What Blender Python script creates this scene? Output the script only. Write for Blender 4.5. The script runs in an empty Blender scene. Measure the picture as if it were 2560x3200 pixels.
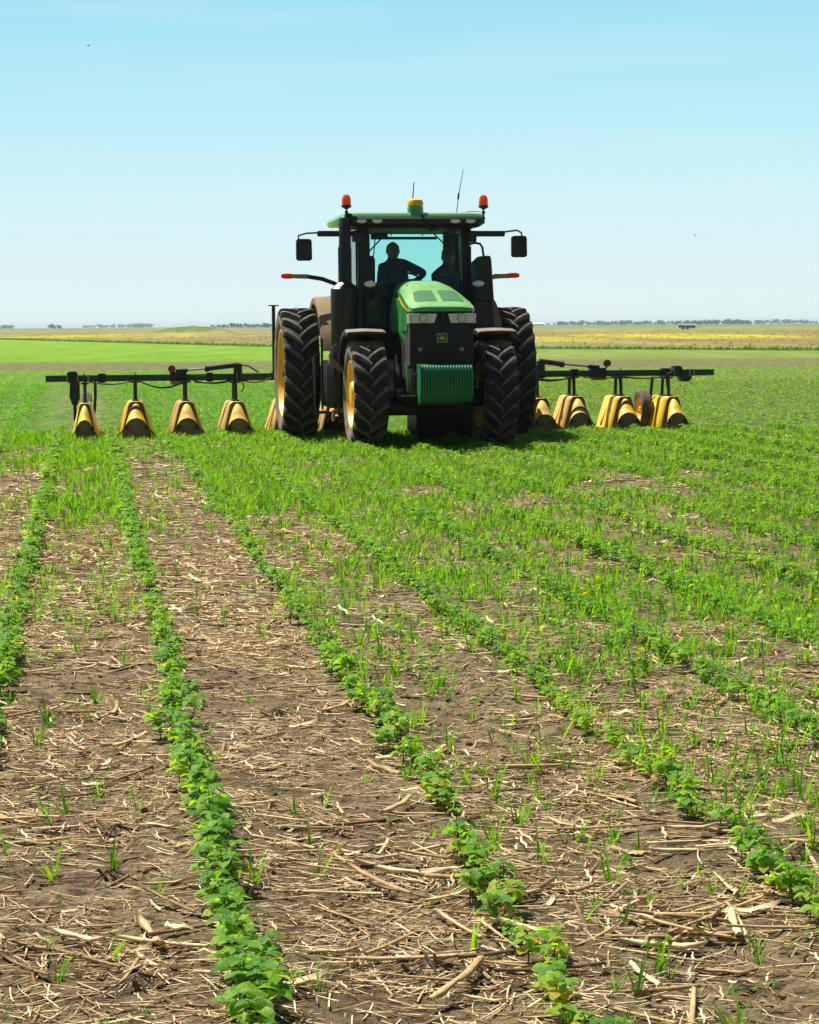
import bpy, math, random
import numpy as np
from mathutils import Vector, Matrix
rad = math.radians
random.seed(7)
scene = bpy.context.scene
COL = scene.collection

# ------------------------------------------------------------------ camera
CAM_H = 1.70
cam_d = bpy.data.cameras.new('camera')
cam_d.sensor_fit = 'HORIZONTAL'; cam_d.sensor_width = 36.0
cam_d.lens = 36.0 * 6690.0 / 2560.0
cam_d.clip_start = 0.1; cam_d.clip_end = 30000.0
cam = bpy.data.objects.new('camera', cam_d); COL.objects.link(cam)
cam.matrix_world = (Matrix.Translation((0, 0, CAM_H)) @ Matrix.Rotation(rad(90 - 4.985), 4, 'X')
                    @ Matrix.Rotation(rad(-0.36), 4, 'Z'))
scene.camera = cam

# ------------------------------------------------------------------ light
SUN_DIR = Vector((-0.42, 0.34, 1.0)).normalized()          # towards the sun: high, behind and a little left of the tractor
SUN_EL = math.asin(SUN_DIR.z)
SUN_AZ = math.atan2(SUN_DIR.x, SUN_DIR.y)
world = bpy.data.worlds.new('World'); scene.world = world; world.use_nodes = True
wn = world.node_tree; wn.nodes.clear()
def W(t, **k):
    n = wn.nodes.new(t)
    for a, v in k.items(): setattr(n, a, v)
    return n
w_out = W('ShaderNodeOutputWorld'); w_mix = W('ShaderNodeMixShader')
sky = W('ShaderNodeTexSky', sky_type='NISHITA'); sky.sun_disc = False
sky.sun_elevation = SUN_EL; sky.sun_rotation = SUN_AZ; sky.air_density = 1.0; sky.dust_density = 0.6; sky.ozone_density = 1.5
bg1 = W('ShaderNodeBackground'); bg1.inputs[1].default_value = 0.05
wn.links.new(sky.outputs[0], bg1.inputs[0])
tc = W('ShaderNodeTexCoord'); sep = W('ShaderNodeSeparateXYZ'); wn.links.new(tc.outputs['Generated'], sep.inputs[0])
mr = W('ShaderNodeMapRange'); mr.inputs[1].default_value = 0.0; mr.inputs[2].default_value = 0.20
wn.links.new(sep.outputs['Z'], mr.inputs[0])
ramp = W('ShaderNodeValToRGB'); wn.links.new(mr.outputs[0], ramp.inputs[0])
def srgb(r, g, b):
    def f(c):
        c /= 255.0
        return c / 12.92 if c <= 0.04045 else ((c + 0.055) / 1.055) ** 2.4
    return (f(r), f(g), f(b), 1.0)
els = ramp.color_ramp.elements
els[0].position = 0.0; els[0].color = srgb(231, 245, 245)
els[1].position = 1.0; els[1].color = srgb(118, 198, 231)
for p, c in ((0.10, (223, 242, 244)), (0.28, (209, 241, 246)), (0.48, (186, 234, 246)), (0.70, (164, 224, 243)), (0.82, (147, 215, 239))):
    e = els.new(p); e.color = srgb(*c)
# faint thin cirrus low in the sky
cmap = W('ShaderNodeMapping'); cmap.inputs['Scale'].default_value = (2.2, 2.2, 24.0)
wn.links.new(tc.outputs['Generated'], cmap.inputs[0])
cno = W('ShaderNodeTexNoise'); cno.inputs['Scale'].default_value = 2.3; cno.inputs['Detail'].default_value = 5.0
wn.links.new(cmap.outputs[0], cno.inputs[0])
cmr = W('ShaderNodeMapRange'); cmr.inputs[1].default_value = 0.50; cmr.inputs[2].default_value = 0.78; cmr.inputs[4].default_value = 0.20
wn.links.new(cno.outputs[0], cmr.inputs[0])
cm = W('ShaderNodeMixRGB'); cm.inputs[2].default_value = srgb(236, 245, 246)
wn.links.new(cmr.outputs[0], cm.inputs[0]); wn.links.new(ramp.outputs[0], cm.inputs[1])
bg2 = W('ShaderNodeBackground')
# the low sky is brighter on the sun's side than behind the viewer
az = W('ShaderNodeMapRange', interpolation_type='SMOOTHSTEP'); az.inputs[1].default_value = -0.5; az.inputs[2].default_value = 0.75; az.inputs[3].default_value = 0.12; az.inputs[4].default_value = 0.655
wn.links.new(sep.outputs['Y'], az.inputs[0]); wn.links.new(az.outputs[0], bg2.inputs[1])
wn.links.new(cm.outputs[0], bg2.inputs[0])
mr2 = W('ShaderNodeMapRange', interpolation_type='SMOOTHSTEP'); mr2.inputs[1].default_value = 0.17; mr2.inputs[2].default_value = 0.26
wn.links.new(sep.outputs['Z'], mr2.inputs[0])
wn.links.new(mr2.outputs[0], w_mix.inputs[0]); wn.links.new(bg2.outputs[0], w_mix.inputs[1]); wn.links.new(bg1.outputs[0], w_mix.inputs[2])
wn.links.new(w_mix.outputs[0], w_out.inputs[0])

sun_d = bpy.data.lights.new('sun', 'SUN'); sun_d.energy = 5.0; sun_d.angle = rad(0.5); sun_d.color = (1.0, 0.95, 0.86)
sun = bpy.data.objects.new('sun', sun_d); COL.objects.link(sun)
sun.rotation_euler = (-SUN_DIR).to_track_quat('-Z', 'Y').to_euler(); sun.location = (0, 0, 30)
scene.view_settings.view_transform = 'Standard'; scene.view_settings.look = 'None'
scene.view_settings.exposure = 0.65; scene.view_settings.gamma = 1.0
scene.cycles.max_bounces = 6; scene.cycles.transparent_max_bounces = 16; scene.cycles.volume_bounces = 0

# ------------------------------------------------------------------ materials
class NT:
    def __init__(s, m):
        m.use_nodes = True; s.t = m.node_tree; s.t.nodes.clear(); s.out = s.n('ShaderNodeOutputMaterial')
    def n(s, typ, **k):
        x = s.t.nodes.new(typ)
        for a, v in k.items(): setattr(x, a, v)
        return x
    def l(s, a, b): s.t.links.new(a, b)
    def val(s, sock, v):
        if hasattr(v, 'is_output'): s.l(v, sock)
        else: sock.default_value = v
    def math(s, op, a, b=0.0, c=0.0, clamp=False):
        x = s.n('ShaderNodeMath', operation=op); x.use_clamp = clamp
        s.val(x.inputs[0], a); s.val(x.inputs[1], b); s.val(x.inputs[2], c); return x.outputs[0]
    def mix(s, f, a, b):
        x = s.n('ShaderNodeMixRGB'); s.val(x.inputs[0], f)
        s.val(x.inputs[1], a); s.val(x.inputs[2], b); return x.outputs[0]
    def rng(s, v, a, b, c=0.0, d=1.0, smooth=True):
        x = s.n('ShaderNodeMapRange'); x.interpolation_type = 'SMOOTHSTEP' if smooth else 'LINEAR'
        s.val(x.inputs[0], v); s.val(x.inputs[1], a); s.val(x.inputs[2], b); s.val(x.inputs[3], c); s.val(x.inputs[4], d); return x.outputs[0]
    def noise(s, vec, scale, detail=4.0, rough=0.55, dist=0.0):
        x = s.n('ShaderNodeTexNoise'); x.inputs['Scale'].default_value = scale; x.inputs['Detail'].default_value = detail
        x.inputs['Roughness'].default_value = rough; x.inputs['Distortion'].default_value = dist
        if vec is not None: s.l(vec, x.inputs['Vector'])
        return x.outputs[0]
    def scaled(s, vec, sc):
        x = s.n('ShaderNodeMapping'); x.inputs['Scale'].default_value = sc; s.l(vec, x.inputs[0]); return x.outputs[0]
    def bump(s, h, strength, dist):
        x = s.n('ShaderNodeBump'); x.inputs['Strength'].default_value = strength; x.inputs['Distance'].default_value = dist
        s.l(h, x.inputs['Height']); return x.outputs[0]

def c4(c): return tuple(c) + (1.0,) if len(c) == 3 else tuple(c)
MATS = {}
def mat(name, base, rough=0.5, metal=0.0, dirt=None, dirt_amt=0.5, scale=6.0, lo=0.4, hi=0.7, bump=0.0, bscale=60.0, dust_or_sheen=0.0, coat=0.0):
    """painted / plain surface: base colour with dirt patches, dust or painted sheen on upward faces, fine bump"""
    m = bpy.data.materials.new(name); MATS[name] = m; t = NT(m)
    b = t.n('ShaderNodeBsdfPrincipled'); t.l(b.outputs[0], t.out.inputs[0])
    tcn = t.n('ShaderNodeTexCoord'); vec = tcn.outputs['Object']
    col = c4(base); n1 = t.noise(vec, scale, 6.0, 0.65)
    if dirt is not None:
        f = t.math('MULTIPLY', t.rng(n1, lo, hi), dirt_amt)
        if dust_or_sheen > 0:
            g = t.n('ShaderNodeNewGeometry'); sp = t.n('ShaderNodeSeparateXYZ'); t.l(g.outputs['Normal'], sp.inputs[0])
            u = t.math('MULTIPLY', t.rng(sp.outputs['Z'], 0.2, 0.9), dust_or_sheen)
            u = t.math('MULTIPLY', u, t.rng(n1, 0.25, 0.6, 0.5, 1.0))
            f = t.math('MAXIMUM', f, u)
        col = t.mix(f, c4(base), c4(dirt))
        r = t.math('MULTIPLY_ADD', f, 0.4, rough, clamp=True)
        t.l(r, b.inputs['Roughness']); t.l(col, b.inputs['Base Color'])
    else:
        b.inputs['Base Color'].default_value = col; b.inputs['Roughness'].default_value = rough
    b.inputs['Metallic'].default_value = metal
    if coat: b.inputs['Coat Weight'].default_value = coat; b.inputs['Coat Roughness'].default_value = 0.08
    if bump:
        t.l(t.bump(t.noise(vec, bscale, 3.0), bump, 0.01), b.inputs['Normal'])
    return m

DUST = (0.30, 0.22, 0.14)
GREEN = mat('tractor_green_paint', (0.024, 0.34, 0.070), 0.28, dirt=(0.40, 0.62, 0.22), dirt_amt=0.25, scale=5, dust_or_sheen=0.55, coat=0.5)  # lime on upward faces puts the sunlit sheen into the paint colour
DKGREEN = mat('dark_green_frame_paint', (0.008, 0.055, 0.030), 0.4, dirt=(0.07, 0.08, 0.05), dirt_amt=0.4, scale=7, dust_or_sheen=0.25)
WGREEN = mat('weight_green_paint', (0.008, 0.17, 0.055), 0.42, dirt=(0.03, 0.17, 0.06), dirt_amt=0.4, scale=8)
YELLOW = mat('wheel_yellow_paint', (0.86, 0.50, 0.008), 0.42, dirt=(0.50, 0.30, 0.06), dirt_amt=0.30, scale=5, lo=0.45, hi=0.75)
HOODY = mat('shield_yellow_plastic', (0.86, 0.56, 0.010), 0.42, dirt=(0.55, 0.36, 0.09), dirt_amt=0.35, scale=4, lo=0.42, hi=0.75)
HOODD = mat('shield_dusty_plastic', (0.78, 0.47, 0.018), 0.55, dirt=(0.50, 0.33, 0.15), dirt_amt=0.85, scale=4.5, lo=0.38, hi=0.62)
PLATE = mat('muddy_front_plate', (0.19, 0.125, 0.065), 0.8, dirt=(0.28, 0.19, 0.11), dirt_amt=0.8, scale=9)
SHROUD = mat('shield_inner_black', (0.022, 0.019, 0.016), 0.7, dirt=(0.08, 0.055, 0.035), dirt_amt=0.6, scale=8)
BLACK = mat('black_plastic', (0.0065, 0.0075, 0.0085), 0.45, dirt=(0.035, 0.032, 0.028), dirt_amt=0.30, scale=6, dust_or_sheen=0.22)
GRILLE = mat('black_mesh_grille', (0.006, 0.007, 0.008), 0.6, dirt=(0.02, 0.019, 0.018), dirt_amt=0.5, scale=14, bump=0.5, bscale=260)
STEEL = mat('worn_steel', (0.42, 0.41, 0.39), 0.35, 1.0, dirt=(0.2, 0.15, 0.1), dirt_amt=0.5, scale=9)
BLKSTEEL = mat('black_painted_steel', (0.012, 0.014, 0.014), 0.42, dirt=(0.07, 0.055, 0.04), dirt_amt=0.4, scale=9, dust_or_sheen=0.2)
RUBBER = mat('dusty_tyre_rubber', (0.012, 0.012, 0.012), 0.75, dirt=(0.10, 0.08, 0.06), dirt_amt=0.4, scale=4.0, lo=0.35, hi=0.7, dust_or_sheen=0.0, bump=0.15, bscale=40)
WALL = mat('dusty_tyre_sidewall', (0.06, 0.05, 0.04), 0.8, dirt=(0.26, 0.20, 0.15), dirt_amt=0.85, scale=5.0, lo=0.3, hi=0.6, bump=0.2, bscale=30)
LUGM = mat('dusty_tyre_lug', (0.020, 0.018, 0.016), 0.7, dirt=(0.30, 0.25, 0.19), dirt_amt=0.46, scale=8.0, lo=0.3, hi=0.6)
TANM = mat('dust_coated_fender', (0.20, 0.13, 0.065), 0.75, dirt=(0.32, 0.22, 0.13), dirt_amt=0.8, scale=4)
INTER = mat('cab_interior_trim', (0.030, 0.032, 0.034), 0.8, dirt=(0.05, 0.05, 0.05), dirt_amt=0.4)
HOSE = mat('rubber_hose', (0.015, 0.015, 0.015), 0.55)
SKIN = mat('skin', (0.36, 0.21, 0.15), 0.55, dirt=(0.30, 0.16, 0.11), dirt_amt=0.4, scale=12)
SHIRTN = mat('navy_cotton_shirt', (0.018, 0.030, 0.065), 0.9, dirt=(0.03, 0.045, 0.085), dirt_amt=0.5, scale=10, bump=0.3, bscale=25)
SHIRTB = mat('blue_cotton_shirt', (0.022, 0.075, 0.19), 0.9, dirt=(0.03, 0.09, 0.22), dirt_amt=0.5, scale=10, bump=0.3, bscale=25)
PRINT = mat('pale_shirt_print', (0.35, 0.42, 0.5), 0.9)
HAIR = mat('short_dark_hair', (0.012, 0.010, 0.008), 0.7)
CAPM = mat('grey_cap_cloth', (0.14, 0.15, 0.15), 0.9)
WHITE = mat('white_painted_sheet', (0.75, 0.76, 0.76), 0.5, dirt=(0.5, 0.47, 0.42), dirt_amt=0.3, scale=2)
GREYP = mat('grey_plastic', (0.28, 0.28, 0.27), 0.5, dirt=(0.2, 0.17, 0.13), dirt_amt=0.5)
REFY = mat('yellow_reflector', (0.42, 0.30, 0.02), 0.35, dirt=(0.2, 0.15, 0.05), dirt_amt=0.5, scale=20)
BARK = mat('tree_bark', (0.07, 0.052, 0.04), 0.9, dirt=(0.04, 0.03, 0.025), dirt_amt=0.6)
BROWNB = mat('brown_crate_board', (0.10, 0.055, 0.035), 0.8, dirt=(0.2, 0.12, 0.07), dirt_amt=0.5, scale=3)
TEALT = mat('dark_green_tank_plastic', (0.008, 0.045, 0.035), 0.35, dirt=(0.02, 0.08, 0.06), dirt_amt=0.4, scale=3)
TEALLIT = mat('painted_sunlit_tank_top', (0.30, 0.62, 0.45), 0.5, dirt=(0.4, 0.6, 0.5), dirt_amt=0.4, scale=3)  # tank green lightened so the top carries sunlight in its colour
BIRDM = mat('dark_bird_feathers', (0.02, 0.02, 0.022), 0.8)
EMBY = mat('emblem_yellow', (0.50, 0.62, 0.08), 0.4)
EMBG = mat('emblem_green', (0.010, 0.085, 0.022), 0.4)
BRICK = mat('house_siding', (0.55, 0.53, 0.48), 0.8, dirt=(0.4, 0.38, 0.33), dirt_amt=0.4, scale=1)
ROOFM = mat('grey_roof_shingle', (0.16, 0.16, 0.17), 0.8, dirt=(0.1, 0.1, 0.1), dirt_amt=0.5, scale=2)

SHADEY = mat('shade_darkened_yellow', (0.22, 0.135, 0.02), 0.75, dirt=(0.10, 0.065, 0.03), dirt_amt=0.8, scale=5)  # hood yellow darkened to brown, painting shade onto the front panels
def glass_mat(name, tint, gloss=0.10, rough=0.02):
    m = bpy.data.materials.new(name); MATS[name] = m; t = NT(m)
    tr = t.n('ShaderNodeBsdfTransparent'); tr.inputs[0].default_value = c4(tint)
    gl = t.n('ShaderNodeBsdfGlossy'); gl.inputs['Roughness'].default_value = rough; gl.inputs[0].default_value = (0.9, 0.95, 0.95, 1)
    fr = t.n('ShaderNodeFresnel'); fr.inputs[0].default_value = 1.45
    f = t.math('MULTIPLY', fr.outputs[0], gloss * 10, clamp=True)
    mx = t.n('ShaderNodeMixShader'); t.l(f, mx.inputs[0]); t.l(tr.outputs[0], mx.inputs[1]); t.l(gl.outputs[0], mx.inputs[2])
    t.l(mx.outputs[0], t.out.inputs[0]); return m
GLASS = glass_mat('tinted_cab_glass', (0.80, 0.975, 0.955), 0.06)
SIDEGL = glass_mat('pale_side_glass', (0.72, 0.88, 0.90), 0.10)
LENS = bpy.data.materials.new('clear_lamp_lens'); _t = NT(LENS)
_b = _t.n('ShaderNodeBsdfPrincipled'); _tcn = _t.n('ShaderNodeTexCoord')
_n = _t.n('ShaderNodeTexVoronoi'); _n.inputs['Scale'].default_value = 45.0; _t.l(_tcn.outputs['Object'], _n.inputs['Vector'])
_b.inputs['Roughness'].default_value = 0.12; _b.inputs['Metallic'].default_value = 0.1
_t.l(_t.mix(_t.rng(_n.outputs['Distance'], 0.1, 0.6), (0.58, 0.60, 0.52, 1), (0.80, 0.82, 0.74, 1)), _b.inputs['Base Color'])
_t.l(_t.bump(_n.outputs['Distance'], 0.25, 0.01), _b.inputs['Normal']); _t.l(_b.outputs[0], _t.out.inputs[0])
CHROME = mat('lamp_reflector', (0.75, 0.78, 0.78), 0.12, 1.0)
def amber(name, col):
    m = bpy.data.materials.new(name); t = NT(m)
    b = t.n('ShaderNodeBsdfPrincipled'); b.inputs['Base Color'].default_value = c4(col); b.inputs['Roughness'].default_value = 0.18
    tcn = t.n('ShaderNodeTexCoord')
    wv = t.n('ShaderNodeTexWave'); wv.inputs['Scale'].default_value = 18.0; wv.inputs['Distortion'].default_value = 1.0; t.l(tcn.outputs['Object'], wv.inputs['Vector'])
    t.l(t.mix(wv.outputs['Fac'], c4([q * 0.75 for q in col]), c4(col)), b.inputs['Base Color'])
    tr = t.n('ShaderNodeBsdfTranslucent'); tr.inputs[0].default_value = c4(col)
    mx = t.n('ShaderNodeMixShader'); mx.inputs[0].default_value = 0.55
    t.l(b.outputs[0], mx.inputs[1]); t.l(tr.outputs[0], mx.inputs[2]); t.l(mx.outputs[0], t.out.inputs[0]); return m
AMBER = amber('amber_lens', (0.95, 0.22, 0.006))
REDL = amber('deep_orange_lens', (0.70, 0.10, 0.006))

def leaf_mat(name, stops, transl=0.38, rough=0.5, spec=0.35, objrand=0.25, crinkle=0.0):
    """leaf colour along a ramp: per-leaf 'tint' attribute plus a per-object random shift"""
    m = bpy.data.materials.new(name); t = NT(m)
    at = t.n('ShaderNodeAttribute'); at.attribute_name = 'tint'
    oi = t.n('ShaderNodeObjectInfo')
    f = t.math('ADD', at.outputs['Fac'], t.math('MULTIPLY_ADD', oi.outputs['Random'], objrand, -objrand / 2), clamp=True)
    rp = t.n('ShaderNodeValToRGB'); t.l(f, rp.inputs[0])
    e = rp.color_ramp.elements
    e[0].position = stops[0][0]; e[0].color = c4(stops[0][1]); e[1].position = stops[-1][0]; e[1].color = c4(stops[-1][1])
    for p, c in stops[1:-1]: q = e.new(p); q.color = c4(c)
    tcn = t.n('ShaderNodeTexCoord'); v = t.noise(tcn.outputs['Object'], 70.0, 2.0)
    hs = t.n('ShaderNodeHueSaturation'); t.l(rp.outputs[0], hs.inputs['Color']); t.l(t.rng(v, 0.3, 0.7, 0.80, 1.2), hs.inputs['Value'])
    b = t.n('ShaderNodeBsdfPrincipled'); b.inputs['Roughness'].default_value = rough; b.inputs['Specular IOR Level'].default_value = spec
    t.l(hs.outputs[0], b.inputs['Base Color'])
    if crinkle: t.l(t.bump(t.noise(tcn.outputs['Object'], 110.0, 3.0), crinkle, 0.012), b.inputs['Normal'])
    tr = t.n('ShaderNodeBsdfTranslucent')
    h2 = t.n('ShaderNodeHueSaturation'); h2.inputs['Hue'].default_value = 0.485; h2.inputs['Saturation'].default_value = 1.1; h2.inputs['Value'].default_value = 1.7
    t.l(hs.outputs[0], h2.inputs['Color']); t.l(h2.outputs[0], tr.inputs[0])
    mx = t.n('ShaderNodeMixShader'); mx.inputs[0].default_value = transl
    t.l(b.outputs[0], mx.inputs[1]); t.l(tr.outputs[0], mx.inputs[2]); t.l(mx.outputs[0], t.out.inputs[0])
    return m
BEAN = leaf_mat('bean_leaf', [(0.0, (0.060, 0.185, 0.016)), (0.35, (0.135, 0.335, 0.020)), (0.65, (0.225, 0.420, 0.026)), (0.85, (0.33, 0.42, 0.030)), (1.0, (0.46, 0.36, 0.03))], 0.52, 0.42, 0.36, 0.3, 0.45)
WEED = leaf_mat('pale_weed_leaf', [(0.0, (0.070, 0.165, 0.018)), (0.5, (0.150, 0.275, 0.030)), (1.0, (0.32, 0.37, 0.09))], 0.52, 0.45, 0.4)
GRASS = leaf_mat('grass_blade', [(0.0, (0.055, 0.205, 0.012)), (0.5, (0.120, 0.330, 0.018)), (0.8, (0.23, 0.38, 0.04)), (1.0, (0.36, 0.34, 0.09))], 0.55, 0.5, 0.3)
STEMM = leaf_mat('bean_stem', [(0.0, (0.03, 0.045, 0.018)), (0.5, (0.06, 0.05, 0.022)), (1.0, (0.10, 0.12, 0.03))], 0.1, 0.6, 0.3)
TREEL = leaf_mat('tree_foliage', [(0.0, (0.020, 0.045, 0.018)), (0.5, (0.032, 0.070, 0.024)), (1.0, (0.055, 0.10, 0.03))], 0.2, 0.6, 0.2, 0.5)
STRAW = leaf_mat('dry_corn_stalk', [(0.0, (0.055, 0.034, 0.020)), (0.3, (0.20, 0.125, 0.06)), (0.6, (0.50, 0.34, 0.155)), (1.0, (0.76, 0.59, 0.35))], 0.05, 0.65, 0.25, 0.6)
CLODM = leaf_mat('soil_clod', [(0.0, (0.09, 0.060, 0.038)), (1.0, (0.26, 0.185, 0.115))], 0.0, 0.95, 0.1)

# ------------------------------------------------------------------ mesh builder
class MB:
    def __init__(s): s.v = []; s.f = []; s.m = []; s.mi = 0
    def add(s, vs, fs):
        o = len(s.v); s.v.extend(tuple(q) for q in vs)
        for f in fs: s.f.append(tuple(o + i for i in f)); s.m.append(s.mi)
        return s
    def box(s, x0, x1, y0, y1, z0, z1, ch=0.0):
        if ch <= 0:
            vs = [(x, y, z) for z in (z0, z1) for y in (y0, y1) for x in (x0, x1)]
            return s.add(vs, [(0, 2, 3, 1), (4, 5, 7, 6), (0, 1, 5, 4), (2, 6, 7, 3), (0, 4, 6, 2), (1, 3, 7, 5)])
        xs, ys = (x0, x1), (y0, y1); c = min(ch, (x1 - x0) * .45, (y1 - y0) * .45, (z1 - z0) * .45)
        def ring(z, i): return [(x0 + i, y0 + c + 0 * i, z), (x0 + c, y0 + i, z), (x1 - c, y0 + i, z), (x1 - i, y0 + c, z), (x1 - i, y1 - c, z), (x1 - c, y1 - i, z), (x0 + c, y1 - i, z), (x0 + i, y1 - c, z)]
        R = [ring(z0, c * .7), ring(z0 + c, 0), ring(z1 - c, 0), ring(z1, c * .7)]
        return s.loft(R)
    def loft(s, rings, closed=True, caps=True):
        n = len(rings[0]); vs = [p for r in rings for p in r]; fs = []
        for k in range(len(rings) - 1):
            for i in range(n if closed else n - 1):
                j = (i + 1) % n; fs.append((k * n + i, k * n + j, (k + 1) * n + j, (k + 1) * n + i))
        if caps:
            fs.append(tuple(range(n - 1, -1, -1))); fs.append(tuple((len(rings) - 1) * n + i for i in range(n)))
        return s.add(vs, fs)
    def tube(s, pts, r, n=8, caps=True):
        pts = [Vector(p) for p in pts]; rs = r if isinstance(r, (list, tuple)) else [r] * len(pts)
        rings = []; ref = None
        for i, p in enumerate(pts):
            d = (pts[min(i + 1, len(pts) - 1)] - pts[max(i - 1, 0)]).normalized()
            if ref is None: ref = d.orthogonal().normalized()
            u = (ref - d * ref.dot(d))
            u = u.normalized() if u.length > 1e-6 else d.orthogonal().normalized()
            ref = u; w = d.cross(u)
            rings.append([p + (u * math.cos(a) + w * math.sin(a)) * rs[i] for a in [2 * math.pi * k / n for k in range(n)]])
        return s.loft(rings, True, caps)
    def lathe(s, prof, o, axis='x', n=48, caps=False, ang=(0, 2 * math.pi)):
        full = abs(ang[1] - ang[0] - 2 * math.pi) < 1e-6; rings = []
        cnt = n if full else n + 1
        for k in range(cnt):
            a = ang[0] + (ang[1] - ang[0]) * k / n; c, q = math.cos(a), math.sin(a); ring = []
            for h, r in prof:
                if axis == 'x': ring.append((o[0] + h, o[1] + r * c, o[2] + r * q))
                elif axis == 'z': ring.append((o[0] + r * c, o[1] + r * q, o[2] + h))
                else: ring.append((o[0] + r * q, o[1] + h, o[2] + r * c))
            rings.append(ring)
        m = len(prof); vs = [p for r in rings for p in r]; fs = []
        for k in range(n):
            k2 = (k + 1) % cnt
            for i in range(m - 1): fs.append((k * m + i, k2 * m + i, k2 * m + i + 1, k * m + i + 1))
        if caps and full:
            fs.append(tuple(k * m for k in range(n))); fs.append(tuple(k * m + m - 1 for k in range(n - 1, -1, -1)))
        return s.add(vs, fs)
    def cyl(s, p0, p1, r0, r1=None, n=20):
        return s.tube([p0, p1], [r0, r0 if r1 is None else r1], n)
    def prism(s, poly, a0, a1, axis='y'):
        def P(u, w, a): return (u, a, w) if axis == 'y' else ((a, u, w) if axis == 'x' else (u, w, a))
        return s.loft([[P(u, w, a0) for u, w in poly], [P(u, w, a1) for u, w in poly]])
    def ell(s, c, r, nu=20, nv=12):
        prof = [(-math.cos(math.pi * i / nv), max(1e-4, math.sin(math.pi * i / nv))) for i in range(nv + 1)]
        o = len(s.v); s.lathe(prof, (0, 0, 0), 'z', nu)
        for i in range(o, len(s.v)): x, y, z = s.v[i]; s.v[i] = (c[0] + x * r[0], c[1] + y * r[1], c[2] + z * r[2])
        return s
    def strip(s, lines, thick=None):
        """grid of points (list of rows), optionally thickened along its normal-ish vector"""
        n = len(lines[0]); vs = [p for r in lines for p in r]
        fs = [(k * n + i, k * n + i + 1, (k + 1) * n + i + 1, (k + 1) * n + i) for k in range(len(lines) - 1) for i in range(n - 1)]
        return s.add(vs, fs)
    def build(s, name, mats, parent=None, smooth=35, loc=None):
        me = bpy.data.meshes.new(name); me.from_pydata(s.v, [], s.f)
        if not isinstance(mats, (list, tuple)): mats = [mats]
        for m in mats: me.materials.append(m)
        if len(mats) > 1: me.polygons.foreach_set('material_index', s.m)
        import bmesh
        bm = bmesh.new(); bm.from_mesh(me); bmesh.ops.recalc_face_normals(bm, faces=bm.faces[:]); bm.to_mesh(me); bm.free()
        if smooth:
            me.shade_smooth(); me.set_sharp_from_angle(angle=rad(smooth))
        o = bpy.data.objects.new(name, me); COL.objects.link(o)
        if parent is not None: o.parent = parent
        if loc is not None: o.location = loc
        return o
def bevel(o, w=0.008, seg=2, ang=40):
    b = o.modifiers.new('bevel', 'BEVEL'); b.width = w; b.segments = seg; b.limit_method = 'ANGLE'; b.angle_limit = rad(ang); return o
def thing(name, label, cat, loc=(0, 0, 0), rz=0.0, group=None):
    o = bpy.data.objects.new(name, None); COL.objects.link(o); o.location = loc; o.rotation_euler = (0, 0, rz)
    o.empty_display_size = 0.2
    return tag(o, label, cat, group)
def tag(o, label=None, cat=None, group=None, kind=None):
    if label: o['label'] = label
    if cat: o['category'] = cat
    if group: o['group'] = group
    if kind: o['kind'] = kind
    return o
def copy_tree(o, parent=None):
    c = o.copy(); COL.objects.link(c)
    if parent is not None: c.parent = parent
    for ch in list(o.children): copy_tree(ch, c)
    return c

# numpy helpers ------------------------------------------------------------
rng = np.random.default_rng(11)
def vnoise(x, y, seed=0):
    x = np.asarray(x, float); y = np.asarray(y, float)
    xi = np.floor(x).astype(np.int64); yi = np.floor(y).astype(np.int64); fx = x - xi; fy = y - yi
    fx = fx * fx * (3 - 2 * fx); fy = fy * fy * (3 - 2 * fy)
    def h(a, b):
        n = (a * 374761393 + b * 668265263 + seed * 974634721) & 0xffffffff
        n = ((n ^ (n >> 13)) * 1274126177) & 0xffffffff
        return ((n ^ (n >> 16)) & 0xffff) / 65535.0
    return (h(xi, yi) * (1 - fx) + h(xi + 1, yi) * fx) * (1 - fy) + (h(xi, yi + 1) * (1 - fx) + h(xi + 1, yi + 1) * fx) * fy
def fbm(x, y, seed=0, oct=3):
    t = 0; a = 0.5
    for k in range(oct): t = t + a * vnoise(x * 2 ** k, y * 2 ** k, seed + k); a *= .5
    return t / (1 - .5 ** oct)
def sst(a, b, x): t = np.clip((np.asarray(x, float) - a) / (b - a), 0, 1); return t * t * (3 - 2 * t)
SLOPE = 0.1514                                          # rows run back and to the left at 8.6 degrees
ROW_X = [-2.04, -1.22, -0.41, 0.374, 1.207, 2.07, 2.89, 3.71, 4.53, 5.35, 6.17, 7.0, 7.8, 8.6, 9.4, 10.2, 11.0, -2.87, -3.69, -4.5]
def ground_z(x, y):
    x = np.asarray(x, float); y = np.asarray(y, float)
    fade = 1 - sst(60, 120, y)
    return fade * (0.030 * (fbm(x * 1.1, y * 1.1, 3, 2) - .5) + 0.022 * np.cos((x + SLOPE * y - 0.374) / 0.825 * 2 * np.pi))
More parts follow.
